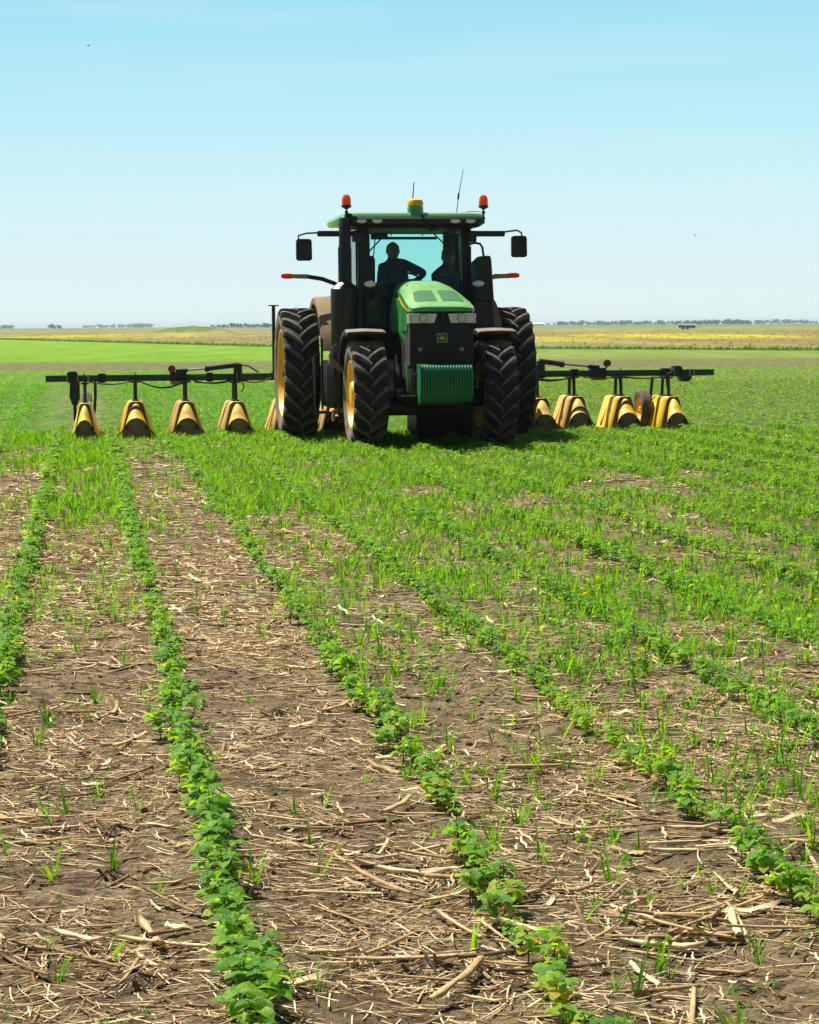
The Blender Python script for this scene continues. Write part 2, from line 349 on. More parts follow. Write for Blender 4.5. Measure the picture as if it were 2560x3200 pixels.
def np_mesh(name, verts, quads, mats, tint=None, parent=None, smooth=False, mi=None):
    me = bpy.data.meshes.new(name); nv, nf = len(verts), len(quads)
    me.vertices.add(nv); me.vertices.foreach_set('co', np.ascontiguousarray(verts, np.float32).ravel())
    k = quads.shape[1]
    me.loops.add(nf * k); me.loops.foreach_set('vertex_index', np.ascontiguousarray(quads, np.int32).ravel())
    me.polygons.add(nf); me.polygons.foreach_set('loop_start', np.arange(0, nf * k, k, dtype=np.int32))
    me.update(calc_edges=True)
    if not isinstance(mats, (list, tuple)): mats = [mats]
    for m in mats: me.materials.append(m)
    if mi is not None: me.polygons.foreach_set('material_index', np.ascontiguousarray(mi, np.int32))
    if tint is not None:
        a = me.attributes.new('tint', 'FLOAT', 'POINT'); a.data.foreach_set('value', np.ascontiguousarray(tint, np.float32))
    if smooth: me.shade_smooth()
    me.validate()
    o = bpy.data.objects.new(name, me); COL.objects.link(o)
    if parent is not None: o.parent = parent
    return o
def scatter(protos, P, ang, scl, dt, pick):
    """instances of prototype (verts, quads, tint[, matindex]) merged to big arrays"""
    V, Q, T, M = [], [], [], []; off = 0
    for k, pr in enumerate(protos):
        idx = np.nonzero(pick == k)[0]
        if len(idx) == 0: continue
        v, q, t = pr[:3]; c, s = np.cos(ang[idx])[:, None], np.sin(ang[idx])[:, None]; sc = scl[idx][:, None]
        X = (v[None, :, 0] * c - v[None, :, 1] * s) * sc + P[idx, 0][:, None]
        Y = (v[None, :, 0] * s + v[None, :, 1] * c) * sc + P[idx, 1][:, None]
        Z = v[None, :, 2] * sc + P[idx, 2][:, None]
        V.append(np.stack([X, Y, Z], -1).reshape(-1, 3))
        Q.append((q[None] + (np.arange(len(idx)) * len(v))[:, None, None]).reshape(-1, 4) + off)
        T.append((t[None] + dt[idx][:, None]).reshape(-1))
        if len(pr) > 3: M.append(np.tile(pr[3], len(idx)))
        off += len(idx) * len(v)
    return np.concatenate(V), np.concatenate(Q), np.clip(np.concatenate(T), 0, 1), (np.concatenate(M) if M else None)
# ================================================================== GROUND
def soil_material():
    m = bpy.data.materials.new('field_soil_and_crops'); t = NT(m)
    g = t.n('ShaderNodeNewGeometry'); pos = g.outputs['Position']
    sp = t.n('ShaderNodeSeparateXYZ'); t.l(pos, sp.inputs[0]); X, Y = sp.outputs[0], sp.outputs[1]
    # bare soil: clods, crumbs and damp patches
    n1 = t.noise(pos, 1.6, 5, 0.6); n2 = t.noise(pos, 14.0, 6, 0.7); n3 = t.noise(pos, 90.0, 5, 0.75)
    dry = t.mix(t.rng(n1, 0.35, 0.65), (0.265, 0.190, 0.100, 1), (0.430, 0.325, 0.180, 1))
    soil = t.mix(t.rng(n2, 0.36, 0.58), (0.125, 0.084, 0.048, 1), dry)
    soil = t.mix(t.rng(n3, 0.36, 0.48, 0.75, 0.0), soil, (0.045, 0.030, 0.021, 1))
    # fine chaff flecks pressed in the soil
    fl = t.n('ShaderNodeTexVoronoi'); fl.inputs['Scale'].default_value = 1.0
    t.l(t.scaled(pos, (70.0, 190.0, 80.0)), fl.inputs['Vector'])
    flf = t.math('MULTIPLY', t.rng(fl.outputs['Distance'], 0.12, 0.26, 1.0, 0.0), t.rng(t.noise(pos, 5.0, 4), 0.42, 0.58, 0.1, 0.85))
    soil = t.mix(flf, soil, (0.44, 0.32, 0.19, 1))
    # crop green of the middle distance: leaves too small to tell apart, yellower to the right
    rowv = t.math('COSINE', t.math('MULTIPLY', t.math('ADD', t.math('MULTIPLY_ADD', Y, SLOPE, X), -0.374), 2 * math.pi / 0.825))
    m1 = t.noise(t.scaled(pos, (1.0, 0.35, 1.0)), 2.2, 6, 0.7); m2 = t.noise(t.scaled(pos, (1.0, 0.25, 1.0)), 9.0, 4, 0.7)
    big = t.noise(t.scaled(pos, (0.05, 0.03, 1.0)), 1.0, 4, 0.6)
    right = t.rng(t.math('MULTIPLY_ADD', Y, -0.02, X), -3.0, 12.0)
    gA = t.mix(t.rng(m1, 0.35, 0.65), (0.085, 0.205, 0.012, 1), (0.165, 0.350, 0.018, 1))
    gB = t.mix(t.rng(m1, 0.35, 0.65), (0.115, 0.150, 0.028, 1), (0.230, 0.270, 0.070, 1))
    grn = t.mix(right, gA, gB)
    grn = t.mix(t.rng(m2, 0.40, 0.60, 0.55, 0.0), grn, (0.045, 0.060, 0.020, 1))
    grn = t.mix(t.math('MULTIPLY', t.rng(big, 0.5, 0.7), 0.35), grn, (0.20, 0.22, 0.06, 1))
    wob = t.noise(t.scaled(pos, (0.25, 0.10, 1.0)), 1.0, 5, 0.65)
    wy = t.math('MULTIPLY_ADD', wob, 12.0, -6.0)
    Yw = t.math('ADD', Y, wy)
    cov = t.rng(t.math('ADD', Y, t.math('MULTIPLY_ADD', n1, 14.0, -7.0)), 22.0, 36.0, 0.0, 0.88)
    col = t.mix(cov, soil, grn)
    # pale wheel track far left
    trk = t.math('ABSOLUTE', t.math('ADD', t.math('MULTIPLY_ADD', Y, 0.154, X), -0.05))
    trf = t.math('MULTIPLY', t.rng(trk, 0.25, 0.8, 1.0, 0.0), t.math('MULTIPLY', t.rng(Y, 34.0, 38.0), t.rng(Y, 52.0, 66.0, 1.0, 0.0)))
    trf = t.math('MULTIPLY', trf, t.rng(m1, 0.36, 0.6, 0.05, 0.6))
    col = t.mix(trf, col, (0.26, 0.20, 0.12, 1))
    # bare brown strip across the crop
    Ys = t.math('MULTIPLY_ADD', m1, 14.0, t.math('ADD', Yw, -7.0)); st = t.math('MULTIPLY', t.rng(Ys, 80.0, 90.0), t.rng(Ys, 99.0, 110.0, 1.0, 0.0))
    st = t.math('MULTIPLY', st, t.rng(X, 5.0, 17.0, 1.0, 0.15))
    st = t.math('MULTIPLY', st, t.rng(m1, 0.36, 0.58, 0.30, 0.92))
    brn = t.mix(t.rng(m1, 0.4, 0.6), (0.125, 0.085, 0.050, 1), (0.23, 0.17, 0.095, 1))
    col = t.mix(st, col, brn)
    # second crop, smooth fresh green
    gC = t.mix(t.rng(t.noise(t.scaled(pos, (0.35, 0.06, 1)), 1.0, 6, 0.75), 0.35, 0.65), (0.130, 0.260, 0.014, 1), (0.200, 0.325, 0.026, 1))
    gD = t.mix(t.rng(t.noise(t.scaled(pos, (0.35, 0.06, 1)), 1.0, 6, 0.75), 0.35, 0.65), (0.150, 0.210, 0.038, 1), (0.240, 0.275, 0.075, 1))
    col = t.mix(t.rng(t.math('MULTIPLY_ADD', m1, 14.0, t.math('ADD', Yw, -7.0)), 99.0, 111.0), col, t.mix(t.rng(X, -12.0, 12.0), gC, gD))
    # fallow beyond the grass strip (boundary is a bent line)
    bl = t.n('ShaderNodeFloatCurve'); cu = bl.mapping.curves[0]
    pts = BOUND
    bl.mapping.use_clip = False
    while len(cu.points) < len(pts): cu.points.new(0.5, 0.5)
    for p, (bx, by) in zip(cu.points, pts): p.location = ((bx + 400) / 800.0, by / 1000.0); p.handle_type = 'VECTOR'
    bl.mapping.update()
    t.l(t.math('MULTIPLY_ADD', X, 1 / 800.0, 0.5, clamp=True), bl.inputs['Value'])
    d = t.math('SUBTRACT', Y, t.math('MULTIPLY', bl.outputs[0], 1000.0))
    fa = t.noise(t.scaled(pos, (0.030, 0.006, 1)), 1.0, 6, 0.65); fb = t.noise(t.scaled(pos, (0.16, 0.022, 1)), 1.0, 5, 0.7)
    tan = t.mix(t.rng(fa, 0.35, 0.65), (0.225, 0.180, 0.058, 1), (0.320, 0.268, 0.085, 1))
    tan = t.mix(t.rng(fb, 0.42, 0.62, 0.60, 0.0), tan, (0.150, 0.125, 0.045, 1))
    yel = t.noise(t.scaled(pos, (0.020, 0.0045, 1)), 1.0, 4, 0.6, 0.6)
    tan = t.mix(t.math('MULTIPLY', t.rng(yel, 0.52, 0.66), 0.35), tan, (0.26, 0.27, 0.035, 1))
    # flowering yellow patches
    def patch(x0, y0, sx, sy, amt):
        a = t.math('POWER', t.math('DIVIDE', t.math('SUBTRACT', X, x0), sx), 2.0); b = t.math('POWER', t.math('DIVIDE', t.math('SUBTRACT', Y, y0), sy), 2.0)
        r = t.math('ADD', t.math('ADD', a, b), t.math('MULTIPLY_ADD', fb, 2.2, -1.1))
        return t.math('MULTIPLY', t.rng(r, 0.5, 1.25, 1.0, 0.0), amt)
    yc = t.mix(t.rng(fb, 0.4, 0.6), (0.30, 0.31, 0.012, 1), (0.52, 0.46, 0.010, 1))
    gm = t.math('ADD', t.math('POWER', t.math('DIVIDE', t.math('ADD', X, 45.0), 7.5), 2.0), t.math('POWER', t.math('DIVIDE', t.math('SUBTRACT', Y, 440.0), 55.0), 2.0))
    tan = t.mix(t.rng(t.math('ADD', gm, t.math('MULTIPLY', fb, 0.8)), 0.6, 1.5, 0.75, 0.0), tan, (0.105, 0.165, 0.04, 1))
    for p in ((38, 305, 15, 75, 0.8), (18.5, 260, 4.5, 45, 0.75), (-66, 430, 12, 85, 0.8), (-50, 380, 30, 35, 0.35), (12, 220, 6, 14, 0.35)):
        tan = t.mix(patch(*p), tan, yc)
    col = t.mix(t.rng(d, -2.0, 3.0), col, tan)
    col = t.mix(t.math('MULTIPLY', t.rng(d, -7.0, -1.0), t.rng(d, 3.0, 14.0, 1.0, 0.0)), col, (0.055, 0.085, 0.018, 1))
    # thin green crops far out
    far = t.math('MULTIPLY', t.rng(Y, 1150.0, 1250.0), t.rng(t.noise(t.scaled(pos, (0.004, 0.0016, 1)), 1.0, 3), 0.40, 0.52))
    far = t.math('MAXIMUM', far, t.math('MULTIPLY', t.rng(Y, 1000.0, 1150.0), t.rng(X, 20.0, 120.0)))
    col = t.mix(far, col, (0.10, 0.20, 0.05, 1))
    b = t.n('ShaderNodeBsdfPrincipled'); b.inputs['Roughness'].default_value = 0.95; b.inputs['Specular IOR Level'].default_value = 0.15
    t.l(col, b.inputs['Base Color'])
    hgt = t.math('ADD', t.math('MULTIPLY', n2, 0.6), t.math('MULTIPLY', n3, 0.5))
    t.l(t.bump(hgt, 1.0, 0.05), b.inputs['Normal'])
    t.l(b.outputs[0], t.out.inputs[0]); return m
# field boundary (grass strip): metres across, metres away
BOUND = [(-400, 600), (-120, 420), (-62, 325), (-36, 250), (-12, 182), (8.7, 154), (25.6, 134), (60, 125), (150, 120), (400, 120)]
def bound_y(x): return np.interp(x, [b[0] for b in BOUND], [b[1] for b in BOUND])
def make_ground():
    ys = [-80, -30, -10, -3, 0, 2.0, 3.2, 4.0]; y = 4.4
    while y < 45:
        ys.append(y); y += max(0.013, y * y / 3640 * 0.62) if y < 14 else max(0.05, y * y / 3640 * 1.2)
    while y < 14000: ys.append(y); y *= 1.10
    ys.append(14000.0); ys = np.array(ys)
    n = 330; u = np.linspace(-1, 1, n); u = np.concatenate([[-60, -14, -4, -1.8, -1.25], u, [1.25, 1.8, 4, 14, 60]])
    half = 0.235 * np.clip(ys, 4, None) + 0.9
    GX = u[None, :] * half[:, None]; GY = np.repeat(ys[:, None], len(u), 1)
    GX = np.where(np.abs(u)[None, :] > 1.5, GX + np.sign(u)[None, :] * 40 * (np.abs(u)[None, :] > 3), GX)
    Z = ground_z(GX, GY)
    near = 1 - sst(14, 40, GY)
    a = fbm(GX * 9, GY * 9, 21, 3); c = vnoise(GX * 31, GY * 31, 31); e = vnoise(GX * 70, GY * 70, 37)
    Z = Z + near * (0.020 * (a - .5) + 0.012 * np.clip(c - .55, 0, 1) * 2 + 0.005 * (e - .5))
    # hump of rough grass far left
    Z = Z + 1.80 * np.exp(-((GX + 45) / 6.5) ** 4 - ((GY - 450) / 40.0) ** 2) * (0.8 + 0.4 * vnoise(GX * .6, GY * .05, 5))
    V = np.stack([GX, GY, Z], -1).reshape(-1, 3); nx = len(u)
    i = np.arange((len(ys) - 1) * nx).reshape(len(ys) - 1, nx)[:, :-1].ravel()
    Q = np.stack([i, i + 1, i + nx + 1, i + nx], 1)
    o = np_mesh('field_ground', V, Q, soil_material(), smooth=True); tag(o, kind='structure'); return o
make_ground()

# ================================================================== TRACTOR
TRX, TRY, YAW = 0.314, 30.0, rad(8.6)
tractor = thing('tractor', 'large green farm tractor facing the camera with yellow wheels and a glazed cab', 'tractor', (TRX, TRY, 0), YAW)

def make_wheel(name, cx, cy, R, Wd, nlug, side, rim_r, parent, hub):
    """tyre with chevron lugs, yellow dished rim, hub; side = outward direction in x"""
    h = Wd / 2
    b = MB()
    half = [(h * .80, rim_r * .985), (h * .93, rim_r + .03), (h * 1.03, rim_r + (R - rim_r) * .45), (h * 1.02, rim_r + (R - rim_r) * .62), (h * .93, R - .088), (h * .62, R - .072), (0, R - .066)]
    b.lathe([(-x, r) for x, r in half] + [(x, r) for x, r in half[::-1][1:]], (0, 0, 0), 'x', 72)
    # outer faces (sidewalls) get the dusty sidewall look
    prof_n = len(half) * 2 - 1
    b.m = [1 if (i % (prof_n - 1)) in (0, 1, 2, prof_n - 4, prof_n - 3, prof_n - 2) else 0 for i in range(len(b.f))]
    b.mi = 2
    sweep = 0.90 * h / R
    for sd in (-1, 1):
        for k in range(nlug):
            phi0 = 2 * math.pi * (k + (0.5 if sd > 0 else 0)) / nlug
            rings = []
            for t_, top, wd in ((-.06, 0, .026), (.12, 0, .026), (.35, 0, .028), (.6, 0, .031), (.82, -.004, .036), (.97, -.022, .044), (1.05, -.085, .046)):
                ph = phi0 + sweep * max(0, 1 - t_) ** 1.25
                r_t = R + top; r_b = R - .092 + (top * .9 if t_ > .9 else 0); x = sd * h * min(t_, 1.0) * (1.0 if t_ < 1.0 else 1.02)
                # slanted direction: widen along tangent
                def P(da, r): a = ph + da; return (x, -r * math.sin(a), r * math.cos(a))
                wb = wd * 1.25 / R; wt = wd * .80 / R
                rings.append([P(-wb, r_b), P(-wt, r_t), P(wt, r_t), P(wb, r_b)])
            b.loft(rings, True, True)
    tyre = b.build('tyre', [RUBBER, WALL, LUGM], None, 38)
    rb = MB(); o = side * h
    w = rim_r
    prof = [(o * .86, w * 1.0), (o * .90, w * 1.015), (o * .90, w * .965), (o * .70, w * .93), (o * .40, w * .86), (o * .12, w * .80), (o * .05, w * .74), (o * .10, w * .55), (o * .16, w * .46), (o * .16, .02)]
    rb.lathe(prof, (0, 0, 0), 'x', 56)
    prof2 = [(-o * .86, w * 1.0), (-o * .90, w * 1.01), (-o * .86, w * .95), (-o * .3, w * .86), (o * .10, w * .80)]
    rb.lathe(prof2, (0, 0, 0), 'x', 56)
    # oval hand holes are dark plates on the disc
    wheel = rb.build(name, YELLOW, parent, 40, (cx, cy, R))
    tyre.parent = wheel
    hb = MB()
    if hub == 'planetary':
        hb.lathe([(o * .16, w * .46), (o * .30, w * .44), (o * .78, w * .40), (o * .92, w * .34), (o * .95, .01)], (0, 0, 0), 'x', 32)
        for k in range(10):
            a = 2 * math.pi * k / 10; hb.cyl((o * .15, w * .6 * math.cos(a), w * .6 * math.sin(a)), (o * .24, w * .6 * math.cos(a), w * .6 * math.sin(a)), .018, n=6)
    else:
        hb.cyl((o * .1, 0, 0), (o * .55, 0, 0), .16, .15, 28); hb.cyl((o * .5, 0, 0), (o * .84, 0, 0), .055, n=16)
        for k in range(12):
            a = 2 * math.pi * k / 12; hb.cyl((o * .12, w * .5 * math.cos(a), w * .5 * math.sin(a)), (o * .26, w * .5 * math.cos(a), w * .5 * math.sin(a)), .022, n=6)
    hb.build('hub', YELLOW if hub == 'planetary' else BLKSTEEL, wheel, 40)
    return wheel
make_wheel('front_wheel', -.925, 0, .745, .47, 20, -1, .47, tractor, 'planetary')
make_wheel('front_wheel', .885, 0, .745, .47, 20, 1, .47, tractor, 'planetary')
make_wheel('rear_wheel', -1.615, 2.75, .985, .52, 23, -1, .66, tractor, 'bar')
make_wheel('rear_wheel', 1.645, 2.75, .985, .52, 23, 1, .66, tractor, 'bar')

# --- chassis, axles
b = MB(); b.box(-.30, .30, -.75, 3.3, .62, 1.15, .04); b.box(-.36, .36, 1.1, 3.2, .55, 1.45, .06); b.box(-.42, .42, -.9, -.2, .72, 1.2, .04)
b.box(-.22, .22, -1.05, -.85, .62, .95, .02); b.build('chassis', BLKSTEEL, tractor)
b = MB(); b.box(-.62, .62, .06, .5, .44, .66, .05); b.tube([(-.80, 0, .74), (-.45, 0, .72), (-.25, 0, .66), (.25, 0, .66), (.45, 0, .72), (.76, 0, .74)], [.12, .10, .13, .13, .10, .12], 14)
for s in (-1, 1):
    b.cyl((s * .60, .0, .74), (s * .80, 0, .74), .19, .17, 18); b.cyl((s * .2, -.16, .70), (s * .62, -.14, .72), .035, n=10)
    b.tube([(s * .35, .2, .95), (s * .45, .15, .70)], .045, 10)
b.build('front_axle', BLKSTEEL, tractor)
b = MB(); b.box(.02, 1.15, 1.4, 2.5, .05, .58, .09); b.box(-.7, -.45, 1.2, 2.4, .16, .60, .07); b.build('belly_dark_fill', BLACK, tractor)  # added dark blocks that fill the shaded gap under the tractor
b = MB(); b.cyl((-1.5, 2.75, .985), (1.5, 2.75, .985), .12, n=20); b.box(-.6, .6, 2.4, 3.15, .7, 1.35, .08); b.build('rear_axle', BLKSTEEL, tractor)

# --- hood: lofted, waisted towards the cab
def interp(y, tab, k): return float(np.interp(y, [q[0] for q in tab], [q[k] for q in tab]))
HT = [(-1.00, .405, 1.945, 1.925), (-.97, .430, 1.975, 1.945), (-.90, .445, 1.995, 1.950), (-.60, .445, 2.085, 2.015), (-.25, .430, 2.185, 2.085), (.20, .400, 2.275, 2.155), (.65, .370, 2.330, 2.19), (1.25, .340, 2.345, 2.20)]
def hood_z(x, y):
    hw, cz, sz = interp(y, HT, 1), interp(y, HT, 2), interp(y, HT, 3); u = min(1, abs(x) / hw)
    return cz - (cz - sz) * u ** 4.4
def hood_ring(y, zlow):
    hw, cz, sz = interp(y, HT, 1), interp(y, HT, 2), interp(y, HT, 3); pts = []
    us = [i / 9 for i in range(10)]
    top = [(hw * (u if u < .999 else 1), cz - (cz - sz) * u ** 4.4) for u in us]
    top.append((hw * 1.012, sz - .03)); top.append((hw * 1.015, sz - .055))
    side = [(hw * 1.0, sz - .06), (hw * 1.0, zlow)]
    right = top + side
    ring = [(-x, y, z) for x, z in right[::-1]] + [(x, y, z) for x, z in right[1:]]
    return ring
b = MB(); yy = [-1.00, -.985, -.95, -.90, -.75, -.6, -.4, -.2, 0, .2, .45, .65, .95, 1.25]
def zlow(y): return 1.885 if y < -.72 else (1.62 if y < .2 else 1.50)
yy2 = [-1.0, -.985, -.95, -.9, -.8, -.721, -.719, -.6, -.4, -.2, 0, .199, .201, .45, .65, .95, 1.25]
b.loft([hood_ring(y, zlow(y)) for y in yy2], False, False)
r0 = hood_ring(-1.0, 1.885); b.add(r0, [tuple(range(len(r0)))])
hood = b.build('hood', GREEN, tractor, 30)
MESHP = mat('green_intake_mesh', (0.012, 0.14, 0.040), 0.6, dirt=(0.035, 0.22, 0.065), dirt_amt=0.6, scale=30, bump=0.8, bscale=220)
for s in (-1, 1):
    L = []
    for k in range(13):
        v = k / 12; y = -.80 + .52 * v; row = []
        inner, outer = .035, .345 - .045 * v
        # rounded corners
        cut = max(0, (abs(v - .5) * 2 - .75) / .25) ** 2 * .04
        for i in range(11):
            x = s * (inner + cut * .4 + (outer - cut - inner - cut * .4) * i / 10); row.append((x, y, hood_z(x, y) + .005))
        L.append(row)
    MB().strip(L).build('mesh_panel', MESHP, hood)
    # yellow side stripe along the hood shoulder
    L = []
    for k in range(9):
        y = -.93 + k * .16; hw = interp(y, HT, 1) * 1.016 + .004; sz = interp(y, HT, 3); hgt = .012 + .05 * min(1, k / 4)
        L.append([(s * hw, y, sz - .058), (s * hw, y, sz - .058 - hgt)])
    MB().strip(L).build('yellow_stripe', YELLOW, hood)
# small latch slot on the hood
MB().box(-.30, -.25, .30, .33, hood_z(-.28, .3) - .01, hood_z(-.28, .3) + .006).build('hood_latch', BLACK, hood)
# side panels: black mesh at the front, green band, dark vent
b = MB()
for s in (-1, 1):
    b.prism([(-.93, 1.60), (-.93, 1.885), (-.74, 1.90), (-.50, 1.93), (-.48, 1.30), (-.62, 1.15), (-.90, 1.15)], s * .40, s * .435, 'x')
b.build('side_grille', mat('dusty_side_mesh', (0.035, 0.032, 0.030), 0.7, dirt=(0.10, 0.085, 0.07), dirt_amt=0.6, scale=10, bump=0.5, bscale=220), tractor)
b = MB()
for s in (-1, 1):
    b.prism([(-.48, 1.30), (-.49, 2.01), (.9, 2.10), (1.2, 1.9), (1.2, 1.62), (.3, 1.60), (-.2, 1.48)], s * .355, s * .41, 'x')
    b.prism([(-.55, 1.17), (-.49, 1.46), (-.42, 1.40), (-.50, .80), (-.60, .80)], s * .38, s * .425, 'x')
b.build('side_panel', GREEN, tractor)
b = MB()
for s in (-1, 1): b.prism([(-.40, 1.0), (-.36, 1.42), (-.1, 1.52), (.8, 1.60), (1.0, 1.5), (.9, .95)], s * .28, s * .39, 'x')
b.build('engine_cover', GRILLE, tractor)
# front grille (slightly bowed)
b = MB(); rows = []
for k in range(9):
    z = 1.14 + .76 * k / 8; yo = -.935 - .03 * math.sin(math.pi * k / 8); rows.append([(-.42 + .84 * i / 12, yo - .035 * (1 - ((i - 6) / 6) ** 2), z) for i in range(13)])
b.strip(rows); b.box(-.42, .42, -.92, -.80, 1.13, 1.89)
grille = b.build('grille', GRILLE, tractor, 40)
b = MB(); b.box(-.03, .03, -1.01, -.97, 1.74, 1.86, .006); b.box(-.42, .42, -.955, -.93, 1.868, 1.888); b.build('grille_trim', BLACK, grille)
# emblem: rounded badge, leaping deer
def rrect(w, h, r, n=5):
    P = []
    for cx, cz, a0 in ((w - r, h - r, 0), (-w + r, h - r, 90), (-w + r, -h + r, 180), (w - r, -h + r, 270)):
        for k in range(n + 1): a = rad(a0 + 90 * k / n); P.append((cx + r * math.cos(a), cz + r * math.sin(a)))
    return P
EC = (-.007, 1.528); ey_ = -1.003
b = MB(); b.mi = 0; b.prism([(EC[0] + x, EC[1] + z) for x, z in rrect(.070, .062, .022)], ey_, ey_ + .02)
b.mi = 1; b.prism([(EC[0] + x, EC[1] + z) for x, z in rrect(.062, .054, .018)], ey_ - .004, ey_ + .01)
b.mi = 0
deer = [(-.046, -.012), (-.034, .000), (-.020, .004), (-.012, .018), (-.026, .030), (-.018, .034), (-.006, .026), (-.002, .038), (.004, .034), (.004, .014), (.018, .006), (.034, .004), (.046, -.014), (.040, -.016), (.030, -.006), (.020, -.010), (.040, -.026), (.036, -.030), (.012, -.016), (-.006, -.012), (-.022, -.022), (-.028, -.020), (-.016, -.008), (-.032, -.010)]
b.prism([(EC[0] + x, EC[1] + z) for x, z in deer], ey_ - .008, ey_)
b.build('emblem', [EMBY, EMBG], grille, 0)
for x in (-.305, .262): MB().ell((x, -.985, 1.375), (.032, .02, .03), 16, 8).build('radar_sensor', GREYP, grille)
# headlights, wrapping the corners
for s in (-1, 1):
    b = MB(); X = lambda q: s * q
    b.mi = 0
    b.prism([(X(.075), 1.852), (X(.425), 1.862), (X(.425), 1.730), (X(.115), 1.730)], -1.000, -.93)
    b.prism([(X(.43), 1.862), (X(.462), 1.850), (X(.458), 1.725), (X(.43), 1.722)], -.985, -.80)
    b.mi = 1
    b.lathe([(-.010, .052), (-.016, .055), (-.010, .058), (0, .058)], (X(.262), -1.0, 1.793), 'y', 24)
    b.mi = 0; b.lathe([(-.004, .001), (-.006, .03), (-.012, .05)], (X(.262), -1.0, 1.793), 'y', 24)
    b.mi = 2
    for z in (1.775, 1.815): b.box(min(X(.125), X(.185)), max(X(.125), X(.185)), -1.006, -.998, z, z + .007)
    b.box(min(X(.335), X(.40)), max(X(.335), X(.40)), -1.006, -.998, 1.825, 1.834)
    b.box(min(X(.235), X(.29)), max(X(.235), X(.29)), -1.016, -1.01, 1.797, 1.806)
    b.build('headlight', [LENS, BLACK, CHROME], tractor)
# front weights
wb = MB(); wb.box(-.24, .24, -1.30, -.9, .78, 1.02, .02); wb.box(.34, .455, -1.22, -1.18, .99, 1.03); wb.box(.34, .455, -1.22, -1.18, .85, .88); wb.box(.425, .455, -1.22, -1.18, .85, 1.03)
wb.cyl((-.44, -1.2, 1.04), (-.24, -1.2, 1.04), .012, n=8); wb.box(-.56, -.38, -1.1, -.98, .735, .755)
bracket = wb.build('weight_bracket', BLKSTEEL, tractor)
NW = 18; pitch = .705 / NW
wprof = [(-1.14, 1.165), (-1.20, 1.172), (-1.36, 1.150), (-1.395, 1.10), (-1.40, .86), (-1.36, .72), (-1.28, .665), (-1.16, .70), (-1.12, .80), (-1.12, 1.10)]
b = MB(); b.prism([(y, z) for y, z in wprof], .003, pitch - .003, 'x'); b.prism([(y - .006 if y < -1.3 else y, z + (.008 if z > 1.14 else 0)) for y, z in wprof], .010, pitch - .010, 'x')
w0 = b.build('suitcase_weight', WGREEN, bracket, 30, (-.355, 0, 0)); bevel(w0, .003, 1)
for k in range(1, NW):
    o = w0.copy(); COL.objects.link(o); o.parent = bracket; o.location = (-.355 + k * pitch, 0, 0)
b = MB(); b.prism([(-1.10, 1.182), (-1.38, 1.175), (-1.42, 1.10), (-1.42, .84), (-1.30, .64), (-1.24, .66), (-1.12, .80)], -.372, -.358, 'x'); b.build('weight_end_plate', WGREEN, bracket, 30)
for k in (-.34, -.34): pass

# --- fenders
def arc_fender(name, x0, x1, cy, cz, R, a0, a1, m, thick=.03, lip=.07, rim_m=None):
    b = MB(); n = 20; rings = []
    for k in range(n + 1):
        a = rad(a0 + (a1 - a0) * k / n)
        def P(x, r): return (x, cy - r * math.sin(a), cz + r * math.cos(a))
        rings.append([P(x0, R - lip), P(x0, R - .015), P(x0 + .03, R), P((x0 + x1) / 2, R + .012), P(x1 - .03, R), P(x1, R - .015), P(x1, R - lip), P(x1 - thick * .6, R - lip), P(x1 - .035, R - thick), P(x0 + .035, R - thick), P(x0 + thick * .6, R - lip)])
    b.loft(rings, True, True); return b.build(name, m, tractor, 40)
FEND = mat('dusty_black_fender', (0.014, 0.014, 0.014), 0.5, dirt=(0.30, 0.25, 0.18), dirt_amt=0.25, scale=6, dust_or_sheen=0.75)
arc_fender('front_fender', -1.215, -.665, .02, .745, .905, 17, -118, FEND)
arc_fender('front_fender', .625, 1.175, .02, .745, .905, 17, -118, FEND)
arc_fender('rear_fender', -1.355, -.84, 2.75, .985, 1.15, 72, -60, TANM, .03, .10)
arc_fender('rear_fender', .84, 1.375, 2.75, .985, 1.15, 72, -60, TANM, .03, .10)

# --- exhaust stack / air cleaner (left in the picture)
b = MB()
b.lathe([(1.36, .17), (1.42, .205), (2.17, .21), (2.225, .205), (2.31, .10), (2.32, .098), (2.80, .098), (2.84, .085), (2.93, .082), (3.22, .080), (3.24, .066)], (-1.08, 1.0, 0), 'z', 28, True)
stack = b.build('exhaust_stack', BLACK, tractor, 35)
b = MB(); b.lathe([(0, .2055), (.088, .101), (.089, .099)], (-1.08, 1.0, 2.227), 'z', 28, ang=(rad(150), rad(250))); b.build('heat_shield', STEEL, stack)
b = MB(); b.box(-.98, -.80, .9, 1.35, 1.35, 2.2, .05); b.build('stack_bracket', BLACK, stack)
# fuel tank with steps below
b = MB(); b.box(-1.36, -.72, .85, 1.95, .52, 1.20, .09); b.box(-1.28, -.80, .80, 1.3, 1.15, 1.45, .05); b.build('fuel_tank', BLACK, tractor)
b = MB()
for z in (.42, .70, .98): b.box(-1.47, -1.25, 1.50, 1.95, z, z + .03)
b.box(-1.48, -1.455, 1.48, 1.97, .40, 1.25); b.cyl((-1.40, 1.2, 1.52), (-1.40, 1.2, .50), .018, n=8); b.build('access_step', BLKSTEEL, tractor)
b = MB(); b.prism([(-1.35, 1.30), (-1.34, 1.16), (-1.02, .92), (-1.05, .99)], .70, .84); b.box(-1.27, -1.07, .82, .9, .46, .52); b.box(-1.12, -1.03, .82, .9, .33, .50); b.box(-1.30, -1.26, .80, .9, .34, .50); b.build('tool_bracket', TANM, tractor)
